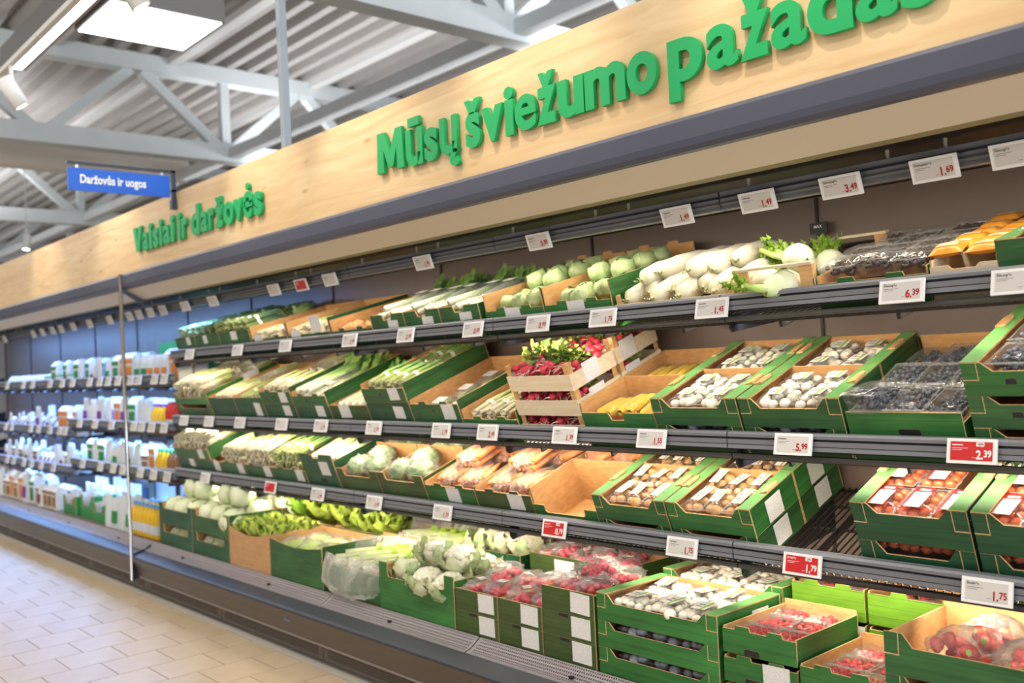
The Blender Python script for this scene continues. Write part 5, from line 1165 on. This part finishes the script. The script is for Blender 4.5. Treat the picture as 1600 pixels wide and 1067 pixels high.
# ================================================================== STOCK OF THE CHILLED CASE (beyond the glass divider)
def pouch(m, patch, w=0.15, h=0.19, v=0):
    def mk():
        b = MB(); d = 0.055
        for s in (1, -1):
            b.sheet(lambda u, t: ((u-0.5)*w*(1-0.06*t), s*d/2*max(0, math.sin(math.pi*u))**0.6*(1-t)**0.55*(1+0.1*math.sin(9*u+v)), t*h), 8, 8, m)
        P = [('bag', b.mesh('bag'), None)]
        if patch: P.append(('label', MB().sheet(lambda u, t: ((u-0.5)*w*0.62, -d/2*(max(0, math.sin(math.pi*(0.19+0.62*u))))**0.6*(1-(0.18+0.4*t))**0.55*1.1-0.003, h*(0.18+0.4*t)), 6, 4, patch).mesh('label'), None))
        return P
    return cached(('pouch', m, patch, w, h, v), mk)
def carton(m, patch, w=0.11, h=0.17, d=0.10):
    def mk():
        P = [('box', MB().prism([(0, 0), (d, 0), (d, h*0.85), (d*0.6, h), (d*0.4, h), (0, h*0.85)], lambda u, v, t: (t, u, v), -w/2, w/2, m, m, m).mesh('box'), None)]
        if patch: P.append(('label', MB().box(-w*0.36, w*0.36, -0.002, -0.0005, h*0.12, h*0.6, patch).mesh('label'), None)); P.append(('stripe', MB().box(-w*0.49, w*0.49, -0.0018, -0.0005, h*0.68, h*0.8, patch).mesh('stripe'), None))
        return P
    return cached(('carton', m, patch, w, h, d), mk)
def bottle(m, cap, h=0.20, r=0.034):
    return cached(('bottle', m, cap, h, r), lambda: [('body', MB().lathe([(0.001, 0), (r*0.95, 0.002), (r, 0.01), (r, h*0.62), (r*0.8, h*0.74), (r*0.4, h*0.86), (r*0.38, h*0.92)], m, 14).mesh('body'), None),
        ('cap', MB().lathe([(r*0.46, h*0.905), (r*0.46, h), (0.001, h)], cap, 12).mesh('cap'), None), ('label', MB().lathe([(r*1.012, h*0.16), (r*1.012, h*0.42)], 'white_pack', 14).mesh('label'), None)])
def tub(m, lid, r=0.05, h=0.10): return cached(('tub', m, lid, r, h), lambda: [('cup', MB().lathe([(0.001, 0), (r*0.8, 0), (r, h)], m, 14).mesh('cup'), None), ('lid', MB().lathe([(r*1.05, h-0.006), (r*1.05, h+0.004), (0.001, h+0.005)], lid, 14).mesh('lid'), None)])
KIND = {
 'wo': ('milk_pouch', 'white pouch with an orange label', 'pouch', lambda: pouch('white_pack', 'pack_orange')), 'wg': ('salad_pouch', 'white pouch with a green label', 'pouch', lambda: pouch('white_pack', 'pack_green')),
 'w': ('white_pouch', 'plain white pouch', 'pouch', lambda: pouch('white_pack', None, 0.16, 0.21, 1)), 'wp': ('white_pouch', 'white pouch with a purple print', 'pouch', lambda: pouch('white_pack', 'pack_purple', 0.19, 0.22, 2)),
 'wm': ('white_pouch', 'white pouch with a maroon print', 'pouch', lambda: pouch('white_pack', 'pack_maroon', 0.12, 0.16, 3)), 'og': ('snack_carton', 'orange and white carton', 'carton', lambda: carton('cream_pack', 'pack_orange', 0.14, 0.22)),
 'gc': ('snack_carton', 'white carton with green bands', 'carton', lambda: carton('white_pack', 'pack_green', 0.13, 0.21)), 'bc': ('snack_carton', 'cream carton with a brown window', 'carton', lambda: carton('cream_pack', 'pack_brown', 0.12, 0.16)),
 'cs': ('cheese_pack', 'slanting cream pack', 'packet', lambda: [('packet', pillow_mesh(0.10, 0.13, 0.035, 'cream_pack', 0, 'white_pack'), T((-0.05, 0.02, 0.0)) @ RX(62))]),
 'rc': ('cheese_pack', 'slanting red-printed pack', 'packet', lambda: [('packet', pillow_mesh(0.10, 0.13, 0.035, 'white_pack', 0, 'pack_maroon'), T((-0.05, 0.02, 0.0)) @ RX(68))]),
 'yb': ('juice_bottle', 'yellow juice bottle, blue cap', 'bottle', lambda: bottle('juice_yellow', 'pack_blue')), 'yp': ('juice_bottle', 'yellow juice bottle, purple cap', 'bottle', lambda: bottle('juice_yellow', 'pack_purple', 0.18)),
 'yg': ('juice_bottle', 'yellow juice bottle, green cap', 'bottle', lambda: bottle('juice_yellow', 'pack_green', 0.19)), 'rb': ('juice_bottle', 'red juice bottle, white cap', 'bottle', lambda: bottle('juice_red', 'white_pack', 0.21)),
 'bb': ('juice_bottle', 'brown juice bottle, green cap', 'bottle', lambda: bottle('pack_brown', 'pack_green', 0.19)), 't': ('dip_tub', 'white tub with a white lid', 'tub', lambda: tub('white_pack', 'white_pack')), 'tg': ('dip_tub', 'white tub with a green lid', 'tub', lambda: tub('white_pack', 'pack_green'))}
def row(where, z, seq, rows=2, y0=2.875, zr=0.0):
    for x, k in seq:
        if random.random() < 0.28 and k in 'w wg wo wp wm gc bc t': k = random.choice(['wg', 'wo', 'wm', 'gc', 'bc', 'og', 'wp'])
        nm, lb, cat, fn = KIND[k]
        for j in range(rows):
            spawn(nm, f'{lb} on the {where}', cat, T((x+U(-.008, .008), y0+0.13*j, z+zr*j)) @ RZ(U(-6, 6)) @ SC(1.12, 1.1, 1.28), fn(), f'{lb} {where}')
def run(x0, x1, step, k):
    r = []; x = x0
    while x > x1: r.append((x, k[len(r) % len(k)])); x -= step
    return r
zb, zc, zd, ze = 1.512, (1.137, 1.052), (0.772, 0.687), 0.364
row('upper chilled shelf', zb, run(-7.16, -7.30, 0.13, ['og'])+run(-7.32, -7.7, 0.15, ['wo'])+run(-7.75, -8.05, 0.15, ['wg'])+[(-8.13, 'og'), (-8.28, 'og')]+run(-8.45, -8.7, 0.16, ['gc'])+run(-8.85, -9.4, 0.17, ['w']), 2)
row('upper chilled shelf', zb, run(-9.50, -10.35, 0.12, ['gc', 'tg', 'wm'])+run(-10.40, -12.2, 0.13, ['cs']), 2)
row('middle chilled shelf', zc[0], run(-7.12, -7.3, 0.075, ['rb'])+run(-7.34, -7.62, 0.075, ['yp'])+run(-7.72, -8.0, 0.15, ['w'])+run(-8.10, -8.35, 0.14, ['gc'])+run(-8.45, -9.25, 0.20, ['wp', 'w']), 2)
row('middle chilled shelf', zc[1], run(-9.62, -10.1, 0.14, ['og', 'bc', 'bc'])+run(-10.2, -12.2, 0.12, ['cs', 'cs', 'wm']), 2)
row('lower chilled shelf', zd[0], run(-7.12, -7.3, 0.08, ['bb'])+run(-7.36, -7.56, 0.075, ['yg'])+[(-7.70, 'og'), (-7.85, 'bc')]+run(-8.0, -8.75, 0.17, ['w', 'wg'])+run(-8.9, -9.3, 0.15, ['gc', 'w']), 2)
row('lower chilled shelf', zd[1], run(-9.65, -10.2, 0.13, ['wm', 'w', 'bc'])+run(-10.3, -10.9, 0.14, ['rc'])+run(-11.0, -12.2, 0.14, ['bc', 'w']), 2)
row('chilled deck', ze, run(-7.13, -7.60, 0.078, ['yb']), 3, 2.70, 0.0)
row('chilled deck', ze, run(-7.72, -8.25, 0.16, ['wg', 'w']), 2, 2.70)
row('chilled deck', ze, run(-9.75, -10.35, 0.14, ['bc'])+run(-10.5, -10.9, 0.2, ['wp'])+run(-11.1, -12.4, 0.15, ['bc', 'w', 'wo']), 2, 2.70)
for i, (x, w, z, h, y) in enumerate(((-8.62, 0.34, ze, 0.16, 2.70), (-9.02, 0.34, ze, 0.20, 2.72), (-9.45, 0.36, ze, 0.17, 2.70))):
    wh = ('beside the milk pouches', 'in the middle', 'beside brown cartons')[i]
    M = crate(f'green display carton on the chilled deck {wh}', 'E', 0, w, 0.30, 0, h, 'dip', 'pack_green', fh=h*0.55, inner='white_pack', M=T((x, y, z)), name='display_carton', bh=h+0.14)
    for k in range(4): spawn('white_pouch', f'pouch in the green display carton {wh}', 'pouch', M @ T((0.08+0.16*(k % 2), 0.08+0.12*(k//2), 0.006)), pouch('white_pack', 'pack_orange' if i == 2 else 'pack_green', 0.14, 0.20+0.06*(k//2)), f'pouches in display carton {wh}')
for i, (x, lb, m) in enumerate(((-8.62, 'large white bag with blue print behind the green display cartons', 'pack_blue'), (-8.15, 'tall white bag behind the milk pouches on the chilled deck', None), (-7.6, 'pale blue bag at the back of the chilled deck by the glass', 'pack_blue'))):
    spawn('large_bag', lb, 'bag', T((x, 3.15, ze)) , pouch('white_pack', m, 0.46, 0.42, 5+i))
M = crate('green crate of clear boxes high behind the glass divider', 'E', 0, 0.55, 0.45, 0, 0.34, 'flat', 'pack_green', M=T((-7.82, 3.02, 1.515)), inner='pack_green')
spawn('clear_box', 'clear plastic box on the upper chilled shelf against the divider', 'box', T((-7.24, 2.90, 1.70)), [('box', tray_mesh(0.16, 0.2, 0.12), None), ('fill', boxmesh('cf', (0.02, 0.14, 0.02, 0.18, 0.002, 0.07), 'white_pack'), None)])
# chilled-case price tags
for rl, z, xs in (('R1', 2.083, (-11.73, -10.6, -10.28, -9.94, -9.67, -9.3, -8.84, -8.32, -7.85, -7.64, -7.4, -7.15)), ('B', 1.56, (-11.61, -10.97, -10.62, -10.02, -9.63, -9.32, -8.84, -8.57, -8.36, -8.12, -7.83, -7.66, -7.32, -7.13)),
        ('C', 1.19, (-9.16, -8.74, -8.32, -7.8, -7.63, -7.42, -7.17)), ('C', 1.105, (-11.73, -11.49, -10.75, -10.47, -10.08, -9.77, -9.60)), ('D', 0.822, (-9.12, -8.64, -8.32, -8.09, -7.7, -7.42, -7.15)), ('D', 0.738, (-11.73, -11.47, -11.06, -10.78, -10.43, -10.02))):
    rn = {2.083: 'top rail', 1.56: 'upper rail', 1.19: 'middle rail, near half', 1.105: 'middle rail, far half', 0.822: 'lower rail, near half', 0.738: 'lower rail, far half'}[z]
    for i, x in enumerate(sorted(xs, reverse=True)):
        tag(x, rl, f'small white price tag, {ORD[i]} past the glass divider, chilled {rn}', None, z=z, W=0.125, H=0.075, group=f'chilled case price tags {rn}')

# ================================================================== telling look-alikes apart by row and place
def single_out():
    ords = ('first', 'second', 'third', 'fourth', 'fifth', 'sixth', 'seventh', 'eighth', 'ninth', 'tenth', 'eleventh', 'twelfth', 'thirteenth', 'fourteenth', 'fifteenth', 'sixteenth', 'seventeenth', 'eighteenth', 'nineteenth', 'twentieth', 'last but three', 'last but two', 'last but one', 'last')
    by = {}
    for o in COL.objects:
        if o.parent is None and 'category' in o: by.setdefault(o['label'], []).append(o)
    for lab, os_ in by.items():
        if len(os_) < 2: continue
        os_.sort(key=lambda o: o.matrix_basis.translation.y)
        rows = [[os_[0]]]
        for a, b in zip(os_, os_[1:]):
            if b.matrix_basis.translation.y-a.matrix_basis.translation.y > 0.035: rows.append([])
            rows[-1].append(b)
        rn = {1: [''], 2: ['front row', 'back row'], 3: ['front row', 'middle row', 'back row']}.get(len(rows)) or ['front row']+['row '+('two', 'three', 'four', 'five', 'six', 'seven', 'eight', 'nine')[min(7, i-1)] for i in range(1, len(rows)-1)]+['back row']
        for r, n in zip(rows, rn):
            r.sort(key=lambda o: o.matrix_basis.translation.x)
            for i, o in enumerate(r):
                s = ('' if len(r) == 1 else ords[min(i, 23)]+' from left')
                suf = ' '.join(q for q in (n, s) if q)
                o['label'] = lab+', '+suf
single_out()
